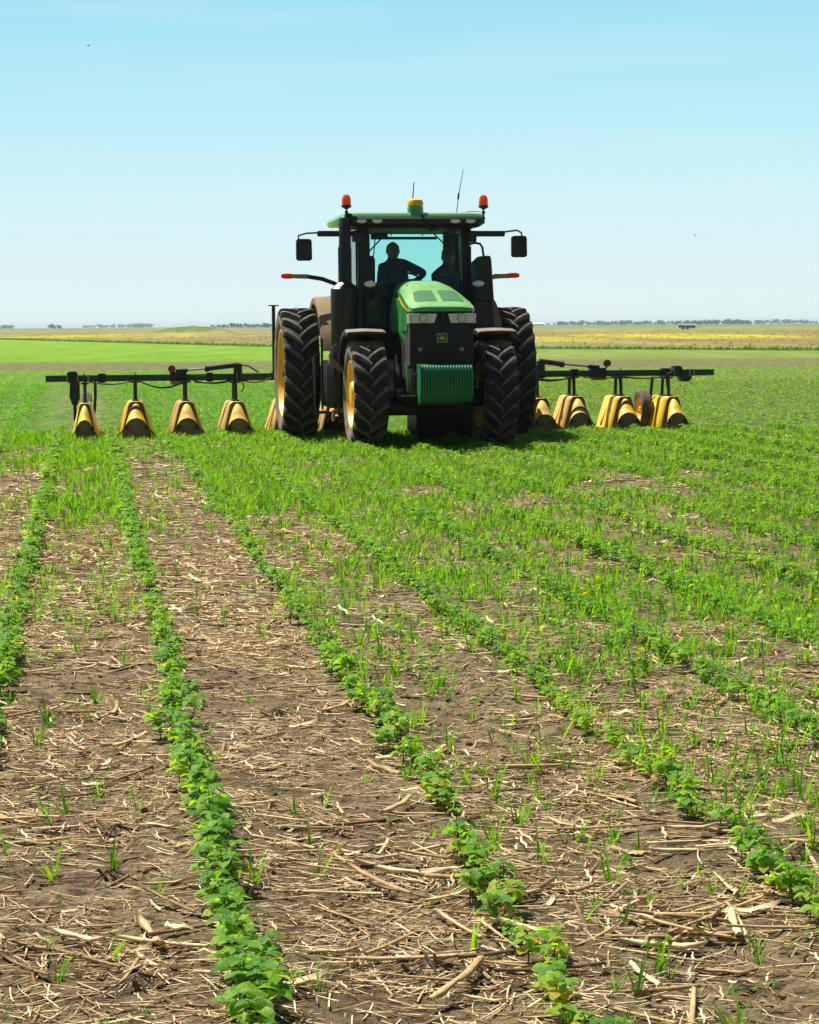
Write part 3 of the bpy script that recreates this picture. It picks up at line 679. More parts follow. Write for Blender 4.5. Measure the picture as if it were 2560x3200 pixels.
# after-treatment housing on the other side
b = MB(); b.prism([(.765, 2.06), (.765, 2.575), (.885, 2.69), (1.01, 2.69), (1.025, 2.62), (1.06, 2.055), (1.05, 2.03)], .82, 1.22)
b.prism([(.77, 1.30), (.77, 2.06), (1.045, 2.06), (1.09, 1.62), (1.02, 1.30)], .86, 1.20)
sc_ = b.build('aftertreatment_housing', BLACK, tractor, 30); bevel(sc_, .02, 2)
b = MB(); b.box(.74, 1.28, .95, 1.9, .55, 1.28, .08); b.build('battery_box', BLACK, tractor)
b = MB(); b.tube([(.74, 1.2, 2.87), (.85, 1.15, 2.885), (.905, 1.1, 2.87), (.93, 1.05, 2.82), (.945, 1.0, 2.66)], .017, 8); b.build('grab_rail', BLKSTEEL, tractor)
# hood-side work lamps on posts
for x in (-.745, .822):
    b = MB(); b.mi = 0; b.ell((x, .78, 2.29), (.088, .05, .046), 24, 10); b.mi = 1; b.ell((x, .81, 2.29), (.094, .055, .05), 24, 10)
    b.tube([(x, .83, 2.26), (x, .85, 2.19), (x + (.05 if x < 0 else -.03), .95, 2.12)], [.03, .035, .05], 10)
    b.build('work_lamp', [LENS, BLACK], tractor)

# --- cab
b = MB()
def post(x0, y0, x1, y1, w, d, z0=1.25, z1=3.14):
    b.loft([[(x0 - w, y0 - d, z0), (x0 + w, y0 - d, z0), (x0 + w, y0 + d, z0), (x0 - w, y0 + d, z0)], [(x1 - w, y1 - d, z1), (x1 + w, y1 - d, z1), (x1 + w, y1 + d, z1), (x1 - w, y1 + d, z1)]])
post(-.80, 1.28, -.765, 1.40, .075, .06); post(.76, 1.28, .725, 1.40, .062, .06)
post(-.86, 2.05, -.84, 2.05, .035, .06); post(.80, 2.05, .80, 2.05, .035, .06)
b.box(-.90, -.47, 2.86, 2.93, 1.3, 3.14); b.box(.665, .86, 2.86, 2.93, 1.3, 3.14); b.box(-.47, .665, 2.86, 2.93, 1.3, 2.36)
b.box(-.47, .665, 2.862, 2.928, 3.085, 3.14)
b.box(-.88, .84, 1.25, 2.93, 1.22, 1.34, .03); b.box(-.86, .80, 1.27, 1.36, 1.3, 1.72)      # floor and lower front
b.box(-.92, -.86, 1.9, 2.9, 1.3, 1.9); b.box(.82, .88, 1.9, 2.9, 1.3, 1.9)
b.box(-.86, .82, 1.3, 2.9, 3.10, 3.145)
cab = b.build('cab_frame', BLACK, tractor, 0)
b = MB(); b.prism([(-.695, 3.12), (.665, 3.12), (.70, 1.72), (-.73, 1.72)], 1.342, 1.348); ws = b.build('windshield', GLASS, cab)
MB().prism([(-.47, 3.085), (.664, 3.085), (.664, 2.36), (-.47, 2.36)], 2.893, 2.899).build('rear_window', GLASS, cab)
b = MB(); b.prism([(1.36, 1.35), (1.43, 3.10), (1.99, 3.10), (1.99, 1.35)], -.872, -.866, 'x'); b.prism([(2.11, 1.9), (2.11, 3.1), (2.85, 3.1), (2.85, 1.9)], -.872, -.866, 'x'); b.build('side_window', SIDEGL, cab)
b = MB(); b.prism([(1.36, 1.35), (1.43, 3.10), (1.99, 3.10), (1.99, 1.35)], .828, .834, 'x'); b.prism([(2.11, 1.9), (2.11, 3.1), (2.85, 3.1), (2.85, 1.9)], .828, .834, 'x'); b.build('side_window', SIDEGL, cab)
# rear sunblind bar and headliner, seen through the windshield
b = MB(); b.box(-.46, .555, 2.80, 2.83, 3.00, 3.042); b.box(-.46, -.20, 2.80, 2.83, 3.042, 3.09); b.cyl((-.15, 2.8, 3.05), (-.15, 2.8, 3.08), .008, n=6); b.cyl((.33, 2.8, 3.05), (.33, 2.8, 3.08), .008, n=6)
b.build('rear_sunblind', INTER, cab)
for pts in ([(-.44, 1.325, 3.02), (-.735, 1.31, 2.72)], [(.27, 1.325, 3.02), (.60, 1.31, 2.70)]):
    b = MB(); b.tube(pts, .011, 6); b.build('wiper', BLACK, ws)
b = MB(); b.tube([(-.40, 2.75, 3.03), (-.43, 2.74, 2.75), (-.47, 2.70, 2.5)], .009, 6); b.build('cable', HOSE, cab)
b = MB(); b.box(-.62, -.46, 2.3, 2.7, 1.4, 2.74, .05); b.build('side_console', INTER, cab)
# driver seat, console, steering wheel
b = MB(); b.box(-.42, .10, 2.25, 2.75, 1.75, 1.92, .05); b.box(-.38, .06, 2.55, 2.72, 1.9, 2.58, .06); b.box(-.3, 0, 2.3, 2.7, 1.3, 1.76); b.build('driver_seat', INTER, cab)
b = MB(); b.box(.42, .80, 2.3, 2.7, 1.62, 1.78, .04); b.box(.42, .80, 2.62, 2.72, 1.78, 2.22, .04); b.build('passenger_seat', INTER, cab)
b = MB(); b.box(-.30, .16, 1.42, 1.72, 1.34, 2.28, .08); b.loft([[(x, y, z) for x, y, z in [(-.28, 1.5, 2.24), (.16, 1.5, 2.24), (.14, 1.78, 2.30), (-.26, 1.78, 2.30)]], [(x, y, z) for x, y, z in [(-.20, 1.52, 2.36), (.10, 1.52, 2.36), (.08, 1.72, 2.38), (-.18, 1.72, 2.38)]]])
b.build('dash_console', INTER, cab)
b = MB(); cc, rr = Vector((-.06, 1.80, 2.36)), .20; u, w = Vector((1, 0, 0)), Vector((0, .82, .57))
b.tube([cc + (u * math.cos(2 * math.pi * k / 28) + w * math.sin(2 * math.pi * k / 28)) * rr for k in range(29)], .016, 8); b.tube([cc - u * rr, cc, cc + u * rr], .014, 6); b.tube([cc, cc - w * rr], .014, 6); b.tube([cc, (-.06, 1.68, 2.3)], .03, 8)
b.build('steering_wheel', BLACK, cab)
# roof
b = MB(); rings = []
for z, ins, f in ((3.19, .02, 0), (3.25, 0, 0), (3.30, .03, 0), (3.325, .10, .04), (3.335, .28, .12)):
    P = rrect(1.06 - ins, 1.08 - ins - f, .18, 5); rings.append([(-.045 + x, 2.14 + y, z) for x, y in P])
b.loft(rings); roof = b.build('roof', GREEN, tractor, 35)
b = MB(); rings = []
for z, ins in ((3.115, .06), (3.15, .01), (3.225, 0), (3.262, .03)):
    P = rrect(1.01 - ins, .60 - ins, .12, 4); rings.append([(-.045 + x, 1.60 + y, z) for x, y in P])
b.loft(rings); b.ell((-1.0, 1.15, 3.27), (.07, .1, .04), 14, 8); vis = b.build('roof_visor', BLACK, roof, 35)
for x, m in ((-.835, CHROME), (-.607, LENS), (.527, LENS), (.752, CHROME)):
    b = MB(); b.mi = 0; b.ell((x, 1.005, 3.192), (.082, .03, .036), 24, 10); b.mi = 1; b.lathe([(-.012, .9), (-.02, 1.0), (.03, 1.08)], (0, 0, 0), 'y', 24)
    k0 = len(b.v) - 24 * 3
    for i in range(k0, len(b.v)): q = b.v[i]; b.v[i] = (x + q[0] * .086, 1.002 + q[1], 3.192 + q[2] * .040)
    b.build('roof_lamp', [LENS, BLACK], roof)
b = MB(); b.tube([(.05, 1.02, 3.27), (.08, .99, 3.15), (.14, 1.05, 3.10), (.22, 1.2, 3.06)], .018, 7); b.tube([(.10, 1.0, 3.2), (.18, 1.0, 3.06), (.30, 1.2, 3.08)], .013, 7); b.build('roof_cable', HOSE, roof)
# GPS receiver
b = MB(); b.mi = 0; b.lathe([(0, .10), (.02, .118), (.12, .118), (.125, .108), (.15, .108)], (-.02, 1.22, 3.275), 'z', 28, True); b.box(-.135, -.06, 1.08, 1.14, 3.35, 3.41, .015)
b.mi = 1; b.lathe([(.15, .116), (.185, .118), (.225, .10), (.245, .06), (.25, .005)], (-.02, 1.22, 3.275), 'z', 28)
b.build('gps_receiver', [GREEN, YELLOW], roof, 35)
b = MB(); b.tube([(-.006, 1.6, 3.33), (.0, 1.6, 3.52), (.02, 1.6, 3.78)], [.012, .009, .006], 6); b.build('antenna', BLACK, roof)
b = MB(); b.tube([(.63, 1.5, 3.31), (.66, 1.5, 3.54)], .006, 6); b.cyl((.657, 1.5, 3.53), (.668, 1.5, 3.62), .014, n=8); b.tube([(.667, 1.5, 3.6), (.735, 1.5, 3.97)], [.006, .004], 6); b.tube([(.70, 1.4, 3.32), (.80, 1.25, 3.345), (.92, 1.1, 3.33)], .005, 5); b.build('antenna', BLACK, roof)
# beacons on stalks
for x in (-1.04, .955):
    e = .007 if x < 0 else .004
    b = MB(); b.tube([(x + .01, 1.1, 3.16), (x, 1.08, 3.26), (x, 1.08, 3.38)], .014, 8); b.cyl((x, 1.08, 3.30), (x, 1.08, 3.335), .026, n=10); b.lathe([(0, .03), (.02, .05), (.022, .072), (.052, .072), (.056, .06)], (x, 1.08, 3.365), 'z', 20, True)
    bc = b.build('beacon', BLACK, roof)
    b = MB(); b.lathe([(0, .066), (.09, .064), (.135, .045), (.15, .02), (.152, .001)], (x, 1.08, 3.42), 'z', 20); b.build('amber_dome', AMBER, bc)
# mirrors
for s, xc, zc in ((-1, -1.655, 2.785), (1, 1.482, 2.83)):
    b = MB(); P = rrect(.115, .155, .04, 4); b.loft([[(xc + x * (1.0 if z < 0 else .96), 1.07, zc + z) for x, z in P], [(xc + x * .97, 1.14, zc + z) for x, z in P], [(xc + x * .8, 1.17, zc + z * .85) for x, z in P]])
    mir = b.build('mirror', BLACK, tractor, 30)
    b = MB(); b.tube([(xc + (.02 if s > 0 else -.05), 1.06, zc + .02), (xc + (.04 if s > 0 else -.08), 1.06, zc + .13), (xc + (.03 if s > 0 else -.08), 1.08, zc + .20), (xc - s * .03, 1.10, zc + .235), (s * 1.28 - .06, 1.10, 3.035)], .013, 8); b.build('mirror_arm', BLKSTEEL, mir)
    b = MB(); xa, xb = (-1.46, -.95) if s < 0 else (.74, 1.27); b.box(xa, xb, 1.05, 1.16, 2.975, 3.055, .018)
    b.box(min(-.95 if s < 0 else .76, -.80 if s < 0 else .86), max(-.95 if s < 0 else .76, -.80 if s < 0 else .86), 1.10, 1.25, 2.90, 3.06, .015); b.build('mirror_bracket', BLACK, mir)
    MB().prism([(xc + x * .86, zc + z * .9) for x, z in P], 1.171, 1.176).build('mirror_glass', CHROME, mir)
# warning-lamp arms at fender level
for s in (-1, 1):
    ex_ = -1.887 if s < 0 else 1.706
    b = MB(); p1 = (-1.48, 2.2, 2.432) if s < 0 else (1.30, 2.2, 2.418)
    if s < 0: b.tube([(-1.73, 2.2, 2.437), (-1.48, 2.2, 2.428), (-1.28, 2.2, 2.396), (-1.10, 2.2, 2.33), (-.92, 2.2, 2.24)], .032, 8)
    else: b.tube([(1.55, 2.2, 2.438), (1.30, 2.2, 2.415), (1.1, 2.2, 2.38), (.86, 2.2, 2.30)], .032, 8)
    arm = b.build('marker_arm', BLACK, tractor)
    b = MB(); q0, q1 = (-1.735, -1.49) if s < 0 else (1.31, 1.55); b.box(q0, q1, 2.155, 2.165, 2.405 if s < 0 else 2.395, 2.465 if s < 0 else 2.462); b.build('reflector', REFY, arm)
    b = MB(); P0, P1 = ((-1.735, 2.19, 2.437), (-1.887, 2.19, 2.438)) if s < 0 else ((1.55, 2.19, 2.438), (1.706, 2.19, 2.440)); b.tube([P0, (P0[0] * .3 + P1[0] * .7, 2.19, P1[2]), P1], [.040, .040, .026], 12); b.build('amber_end_lamp', REDL, arm)
# rear hitch
b = MB(); b.tube([(-.42, 3.0, .8), (-.45, 3.9, .62)], .05, 8); b.tube([(.42, 3.0, .8), (.45, 3.9, .62)], .05, 8); b.tube([(0, 3.1, 1.2), (0, 3.9, 1.1)], .04, 8); b.build('rear_hitch', BLKSTEEL, tractor)
# hoses and fittings in front of the left step area
b = MB(); b.tube([(-.5, -.2, 1.0), (-.56, -.3, .8), (-.5, -.1, .6)], .018, 7); b.tube([(.5, -.2, 1.0), (.54, -.35, .95), (.5, -.1, .7)], .018, 7); b.build('hose', HOSE, tractor)
def tl(x, y, z=0.0):
    """tractor-local metres to world"""
    return Vector((TRX + x * math.cos(YAW) - y * math.sin(YAW), TRY + x * math.sin(YAW) + y * math.cos(YAW), z))

# ================================================================== PEOPLE IN THE CAB
def person(label, seat, joints, edges, mt, root):
    """one continuous skinned body; joints: name -> (x, y, z, rx, ry) in tractor metres"""
    names = list(joints); me = bpy.data.meshes.new('person')
    me.from_pydata([(joints[n][0] - seat[0], joints[n][1] - seat[1], joints[n][2] - seat[2]) for n in names], [(names.index(a), names.index(b_)) for a, b_ in edges], [])
    for m in mt: me.materials.append(m)
    o = bpy.data.objects.new('person', me); COL.objects.link(o); o.location = tl(*seat); o.rotation_euler = (0, 0, YAW)
    sk = o.modifiers.new('skin', 'SKIN'); sk.use_smooth_shade = True
    for i, n in enumerate(names):
        sv = me.skin_vertices[0].data[i]; sv.radius = (joints[n][3], joints[n][4]); sv.use_root = (n == root)
    ss = o.modifiers.new('smooth', 'SUBSURF'); ss.levels = 2; ss.render_levels = 2
    return tag(o, label, 'person')
def hand(J, E, wrist, palm, d, side, pre):
    """palm and five unequal, curled fingers"""
    d = Vector(d).normalized(); sdir = Vector(side).normalized(); dn = Vector((0, 0, -1))
    J[pre + 'palm'] = (*palm, .040, .022); E.append((wrist, pre + 'palm'))
    for k, (off, ln) in enumerate(((-.03, .060), (-.010, .072), (.010, .068), (.028, .054))):
        p = Vector(palm) + d * .045 + sdir * off
        J[f'{pre}k{k}'] = (*p, .010, .010); q = p + d * ln * .5 + dn * .012; J[f'{pre}m{k}'] = (*q, .009, .009)
        q2 = q + d * ln * .25 + dn * ln * .45; J[f'{pre}t{k}'] = (*q2, .0075, .0075)
        E += [(pre + 'palm', f'{pre}k{k}'), (f'{pre}k{k}', f'{pre}m{k}'), (f'{pre}m{k}', f'{pre}t{k}')]
    p = Vector(palm) + sdir * .045 + d * .005; J[pre + 'th'] = (*p, .012, .012); q = p + d * .04 + sdir * .012 + dn * .01; J[pre + 'tt'] = (*q, .009, .009)
    E += [(pre + 'palm', pre + 'th'), (pre + 'th', pre + 'tt')]
def make_person(label, cx, hy, hz, headx, shirt, arms, lean=0.0, big=1.0):
    seat = (cx, hy, hz); J = {}; E = []
    J['pelvis'] = (cx, hy, hz + .08, .19 * big, .14 * big); J['belly'] = (cx + lean * .3, hy - .04, hz + .28, .235 * big, .16 * big)
    J['chest'] = (cx + lean * .7, hy - .05, hz + .50, .235 * big, .14 * big); J['upper'] = (cx + lean, hy - .05, hz + .66, .15 * big, .10)
    J['neck'] = (headx, hy - .08, hz + .745, .080, .075)
    for s, n in ((-1, 'l'), (1, 'r')):
        J[n + 'hip'] = (cx + s * .10, hy - .06, hz + .04, .10, .10); J[n + 'knee'] = (cx + s * .16, hy - .50, hz + .06, .075, .075)
        J[n + 'ankle'] = (cx + s * .15, hy - .55, hz - .36, .045, .05); J[n + 'toe'] = (cx + s * .16, hy - .72, hz - .42, .04, .035)
        E += [('pelvis', n + 'hip'), (n + 'hip', n + 'knee'), (n + 'knee', n + 'ankle'), (n + 'ankle', n + 'toe')]
        sh, el, wr, pa = arms[n]
        J[n + 'sho'] = (*sh, .080 * big, .080 * big); J[n + 'elb'] = (*el, .058 * big, .058 * big); J[n + 'wri'] = (*wr, .032, .036)
        E += [('upper', n + 'sho'), (n + 'sho', n + 'elb'), (n + 'elb', n + 'wri')]
        hand(J, E, n + 'wri', pa, Vector(pa) - Vector(wr), (-s, 0, 0.05), n)
    E += [('pelvis', 'belly'), ('belly', 'chest'), ('chest', 'upper'), ('upper', 'neck')]
    J['jaw'] = (headx, hy - .115, hz + .80, .070, .082); J['brow'] = (headx, hy - .115, hz + .89, .086, .098); J['crown'] = (headx, hy - .10, hz + .965, .062, .075)
    J['nose'] = (headx, hy - .225, hz + .845, .013, .016); J['lear'] = (headx - .10, hy - .09, hz + .85, .012, .02); J['rear'] = (headx + .10, hy - .09, hz + .85, .012, .02)
    E += [('neck', 'jaw'), ('jaw', 'brow'), ('brow', 'crown')]
    del J['nose'], J['lear'], J['rear']
    o = person(label, seat, J, E, [shirt], 'pelvis')
    hc = Vector((headx - cx, -.115, .875))
    # head skin shell with face, hair or cap
    b = MB(); b.ell(hc, (.096, .108, .125), 22, 14); b.ell(hc + Vector((0, -.015, -.055)), (.086, .094, .080), 18, 10)
    b.loft([[hc + Vector((-.012, -.10, .02)), hc + Vector((.012, -.10, .02)), hc + Vector((0, -.095, .03))], [hc + Vector((-.018, -.100, -.03)), hc + Vector((.018, -.100, -.03)), hc + Vector((0, -.128, -.025))]])
    for s in (-1, 1):
        b.ell(hc + Vector((s * .092, .005, -.012)), (.014, .026, .034), 10, 8)
    f = b.build('head', SKIN, o, 0); f.data.shade_smooth()
    b = MB()
    for s in (-1, 1): b.ell(hc + Vector((s * .032, -.098, .012)), (.014, .009, .008), 10, 6)
    b.box(hc.x - .025, hc.x + .025, hc.y - .108, hc.y - .097, hc.z - .066, hc.z - .058); b.build('face', HAIR, f, 0)
    return o, hc, f
DR, hc, hd = make_person('person in a dark navy shirt driving at the steering wheel with one elbow out', -.17, 2.46, 1.94, -.19, SHIRTN,
    dict(l=((-.34, 2.38, 2.57), (-.41, 2.14, 2.30), (-.30, 1.92, 2.34), (-.25, 1.85, 2.37)), r=((.01, 2.38, 2.60), (.255, 2.16, 2.475), (.14, 1.95, 2.38), (.10, 1.87, 2.38))), -.01, 1.08)
b = MB(); b.lathe([(-.03, .103), (.0, .104), (.06, .093), (.10, .058), (.122, .02), (.126, .001)], hc + Vector((0, .012, .008)), 'z', 20); b.build('hair', HAIR, hd)
PA, hc, hd = make_person('person in a blue shirt and grey cap sitting in the passenger seat beside the driver', .61, 2.50, 1.78, .655, SHIRTB,
    dict(l=((.47, 2.42, 2.36), (.44, 2.25, 2.10), (.50, 2.05, 1.95), (.52, 1.98, 1.93)), r=((.76, 2.42, 2.36), (.76, 2.25, 2.10), (.72, 2.05, 1.95), (.70, 1.98, 1.93))), .02, .95)
PA.location.z += .07
b = MB(); b.lathe([(.0, .102), (.05, .096), (.10, .066), (.125, .02), (.128, .001)], hc + Vector((0, .0, .025)), 'z', 20); b.prism([(hc.x - .075, hc.y - .08), (hc.x - .05, hc.y - .17), (hc.x, hc.y - .19), (hc.x + .05, hc.y - .17), (hc.x + .075, hc.y - .08)], hc.z + .022, hc.z + .034, 'z'); b.build('cap', CAPM, hd)
b = MB(); b.prism([(-.10, .60), (.10, .61), (.10, .625), (-.10, .615)], -.215, -.205); b.build('shirt_print', PRINT, PA)

# ================================================================== HOODED ROW SPRAYER behind the tractor
rig = thing('row_crop_sprayer', 'wide dark green toolbar with yellow hoods between the crop rows behind the tractor', 'farm implement', tl(0, 4.0), YAW)
b = MB()
b.box(-5.39, -2.40, -.05, .05, .862, .962, .006); b.box(2.36, 5.28, -.05, .05, .862, .962, .006); b.box(-2.5, 2.5, -.06, .04, .856, .966, .006)
for x0, x1 in ((-4.76, -4.70), (-3.58, -2.50), (2.30, 3.05)): b.box(x0, x1, -.075, -.05, .89, .945, .004)
bar = b.build('toolbar', DKGREEN, rig, 30)
for xc, w in ((-4.53, .06), (-2.86, .05), (2.97, .06), (4.47, .07)): b = MB(); b.box(xc - w, xc + w, -.075, .075, .842, .985, .012); b.build('clamp', BLACK, bar)
for xc in (-4.98, 4.66): b = MB(); b.box(xc - .085, xc + .085, -.085, .085, .85, 1.005, .012); b.box(xc - .06, xc + .06, -.06, .06, 1.0, 1.022, .006); b.build('clamp', BLACK, bar)
for xc in (-5.06, -4.90, -4.74, 4.60, 4.86, -2.44, 4.93): b = MB(); b.tube([(xc, -.088, .85), (xc, -.09, .975), (xc, .06, .975), (xc, .06, .85)], .008, 6); b.build('u_bolt', STEEL, bar)
for s in (-1, 1):
    xb = s * 3.35
    b = MB(); b.box(xb - .13, xb + .13, -.09, .08, .848, 1.0, .01); b.box(xb - s * .06 - .1, xb - s * .06 + .1, -.05, .05, 1.0, 1.04, .015); blk = b.build('hinge_block', BLACK, rig)
    MB().box(xb - .125, xb + .125, -.10, -.092, .805, .856).build('reflector', REFY, blk)
    b = MB(); xl = s * 3.45 if s < 0 else 3.50; zl = 1.045 if s < 0 else 1.075
    b.mi = 0; b.ell((xl, -.07, zl), (.055, .04, .055), 20, 10); b.mi = 1; b.lathe([(-.02, .05), (-.03, .058), (.03, .058), (.035, .03)], (xl, -.06, zl), 'y', 20, True); b.cyl((xl, -.05, zl - .05), (xl + s * -.02, -.02, .98), .012, n=6)
    b.build('warning_lamp', [REDL, BLACK], blk)
    # folding cylinder
    b = MB(); b.mi = 0; z0, z1 = (1.10, 1.045) if s < 0 else (1.112, 1.062); xa, xm, xe = s * 2.40, s * 2.93 if s < 0 else 2.80, s * 3.24
    b.cyl((xa, 0, z0 + .005), (xm, 0, z1), .042, n=16); b.cyl((xm - s * .06, 0, z1), (xm + s * .005, 0, z1), .047, n=16)
    b.mi = 1; b.cyl((xm, 0, z1), (xe, 0, 1.022), .016, n=12); b.mi = 0; b.cyl((xe - s * .03, 0, 1.025), (xe + s * .06, 0, 1.015), .032, n=10)
    b.build('fold_cylinder', [BLKSTEEL, STEEL], rig)
    b = MB(); b.box(s * 2.42 - .065, s * 2.42 + .065, -.06, .06, .84, 1.12, .015); b.build('fold_post', BLKSTEEL, rig)
b = MB(); b.box(-.5, .5, -.12, .0, .60, 1.35, .03); b.box(-1.9, -1.84, -.04, .04, .90, .98); b.build('hitch_frame', DKGREEN, rig)
b = MB(); b.cyl((-1.848, 0, .88), (-1.848, 0, 2.015), .028, n=8); b.box(-1.925, -1.765, -.05, .05, 2.012, 2.03); b.build('marker_post', BLKSTEEL, rig)
b = MB(); b.prism([(-5.02, .86), (-4.87, .86), (-4.87, .60), (-4.915, .50), (-4.985, .50), (-5.03, .62)], -.07, .06); b.box(-4.975, -4.925, -.04, .04, .26, .52); b.build('stand_leg', BLKSTEEL, rig, 30)
b = MB(); b.prism([(4.70, .90), (4.90, .90), (4.90, .82), (4.84, .77), (4.74, .77), (4.69, .82)], -.08, .08); b.build('stand_socket', BLKSTEEL, rig, 30)
# hoses sagging along the bar
def sag(x0, x1, z0, z1, d, r=.011, y=-.09):
    return [(x0 + (x1 - x0) * t, y - .02 * math.sin(math.pi * t), z0 + (z1 - z0) * t - d * math.sin(math.pi * t)) for t in [i / 12 for i in range(13)]]
b = MB()
for a in ((-4.72, -4.02, .855, .872, .045), (-3.96, -3.24, .868, .85, .105), (-3.95, -3.30, .86, .83, .085), (-3.12, -2.44, .86, .875, .05), (-3.1, -2.5, .84, .87, .03), (-2.36, -1.9, .86, .9, .05), (2.2, 2.95, .86, .845, .035), (2.2, 2.9, .85, .85, .05), (3.1, 3.7, .855, .855, .02), (3.75, 4.5, .862, .86, .035), (3.7, 4.3, .855, .84, .02)): b.tube(sag(*a), .011, 6)
b.tube([(-2.42, -.03, 1.10), (-2.25, -.05, 1.08), (-2.1, -.05, .98)], .012, 6); b.tube([(-2.36, -.08, .85), (-2.33, -.1, .75), (-2.38, -.1, .68)], .010, 6)
b.tube([(4.42, -.1, .86), (4.55, -.1, .92), (4.62, -.08, 1.0)], .012, 6)
b.build('hydraulic_hose', HOSE, rig)
for x in (-4.81, -4.02, 3.73): MB().tube([(x, -.03, .96), (x + .01, -.03, 1.01)], [.014, .006], 6).build('grease_nipple', STEEL, bar)
# one hood of each finish
def make_unit(bright, arches):
    b = MB(); rings = []
    for y, k in ((-.46, .76), (-.27, 1.0), (.35, 1.01), (.44, .96)):
        sec = [(-.290, .02), (-.275, .06), (-.14, .49), (-.115, .535), (-.07, .553), (.07, .553), (.115, .535), (.14, .49), (.275, .06), (.290, .02)]
        rings.append([(x * k, y, z) for x, z in sec])
    b.loft(rings, False, False)
    for s in (-1, 1):       # pressed ribs on the side panels
        for y0, y1 in ((.02, .14),):
            L = []
            for t in (0.06, .5, .93):
                x = .277 + (.142 - .277) * t + .004; z = .06 + (.49 - .06) * t
                L.append([(s * x, y0, z), (s * (x + .006), y0 + .03, z + .002), (s * (x + .006), y1 - .03, z + .002), (s * x, y1, z)])
            b.strip(L)
    unit = b.build('spray_hood', HOODY if bright else HOODD, None, 30)
    so = unit.modifiers.new('sheet', 'SOLIDIFY'); so.thickness = .008
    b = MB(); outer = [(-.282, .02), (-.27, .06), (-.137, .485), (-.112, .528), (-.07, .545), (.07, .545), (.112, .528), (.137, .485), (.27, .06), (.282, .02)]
    b.prism([(x * .745, z * .99) for x, z in outer], -.452, -.435); b.build('front_panel', SHADEY, unit, 30)
    b = MB(); b.tube([(-.218, -.464, .02), (-.108, -.464, .49), (-.076, -.464, .545), (.076, -.464, .545), (.108, -.464, .49), (.218, -.464, .02)], .006, 6)
    b.build('edge_seal', SHROUD, unit, 30)
    b = MB()
    def arch(hw, top, base, y, n=14):
        P = []
        for k in range(n + 1):
            a = math.pi * k / n; P.append((-hw * math.cos(a) * (1 if abs(math.cos(a)) < .95 else 1), y, base + (top - base) * math.sin(a) ** .8))
        return P
    prof = [(.070, .525, .36, -.462), (.098, .520, .26, -.50), (.135, .470, .15, -.575), (.165, .395, .08, -.645), (.186, .318, .04, -.70), (.188, .314, .04, -.715)]
    b.loft([arch(*p) for p in prof], False, False); nose = b.build('nose_cone', HOODY if bright else HOODD, unit, 40)
    if arches:
        b = MB()
        for hw, top, base, y in arches:
            P = [Vector(p) + Vector((0, -.004, .004)) for p in arch(hw, top, base, y)]; b.tube(P[1:-1], .014, 6)
        b.build('edge_band', SHROUD, nose, 40)
    b = MB(); P = arch(.184, .310, .05, -.705); poly = [(p[0], p[2]) for p in P] + [(.178, .0), (-.178, .0)]
    b.prism(poly, -.706, -.696); b.box(-.186, .186, -.712, -.700, .135, .15)
    b.build('front_plate', PLATE, unit, 30)
    for s in (-1, 1):
        b = MB(); b.box(s * .145 - .022, s * .145 + .022, -.735, -.70, .14, .21); b.cyl((s * .15, -.73, .185), (s * .305, -.69, .02), .010, n=8)
        b.build('drag_rod', BLKSTEEL, unit, 30)
    b = MB()
    for y in (-.20, .22): b.tube([(0, y, .53), (0, y + (.04 if y < 0 else -.06), .87)], .028, 8)
    b.box(-.05, .05, -.28, .28, .53, .575, .01); b.box(-.08, .08, -.18, .18, .835, .862); b.tube([(.02, -.1, .56), (.015, .02, .84)], .012, 6); b.build('support_leg', BLKSTEEL, unit, 30)
    return unit
U = dict(a=make_unit(True, []), b=make_unit(True, [(.126, .486, .17, -.552), (.130, .478, .16, -.562), (.135, .468, .15, -.574)]), c=make_unit(False, []), d=make_unit(False, [(.166, .392, .08, -.646)]))
kinds = 'abcccdcdccdba'; first = {}
for k, q in enumerate(kinds):
    if k == 6: continue                                  # open middle behind the tractor
    o = U[q]
    if q in first: o = copy_tree(U[q], rig)
    else: first[q] = 1; o.parent = rig
    ox = .16 if k == 9 else 0
    w = .74 if k == 0 else (.92 if k == 12 else 1.0)
    o.location = (-4.79 + .77 * k + ox, -.10 + .02 * ((k * 7) % 3 - 1), .01 * ((k * 5) % 3 - 1)); o.scale = (w, 1, 1); o.rotation_euler = (0, 0, rad(((k * 11) % 5 - 2) * .8))
# gauge wheels
for x in (-4.80, 4.16):
    b = MB(); b.lathe([(-.07, .20), (-.085, .24), (-.085, .29), (-.065, .315), (-.045, .322), (-.04, .308), (-.03, .322), (-.008, .324), (-.004, .31), (.004, .31), (.008, .324), (.03, .322), (.04, .308), (.045, .322), (.065, .315), (.085, .29), (.085, .24), (.07, .20)], (0, 0, 0), 'x', 40); gt = b.build('tyre', WALL, None, 30)
    b = MB(); b.lathe([(-.07, .205), (-.06, .19), (-.03, .17), (0, .14), (0, .02)], (0, 0, 0), 'x', 32); b.lathe([(.07, .205), (.06, .19), (.0, .14)], (0, 0, 0), 'x', 32); b.cyl((-.06, 0, 0), (.06, 0, 0), .04, n=14); 
    gw = b.build('gauge_wheel', YELLOW, rig, 35, (x, .22, .325)); gt.parent = gw
    b = MB(); b.tube([(0, 0, 0), (.12, .0, .0), (.14, .0, .25), (.14, -.1, .52)], .025, 8); b.build('wheel_arm', BLKSTEEL, gw)
    if x < 0: gw.location.x = -4.77; gw.location.y = .55; gw.location.z = .36

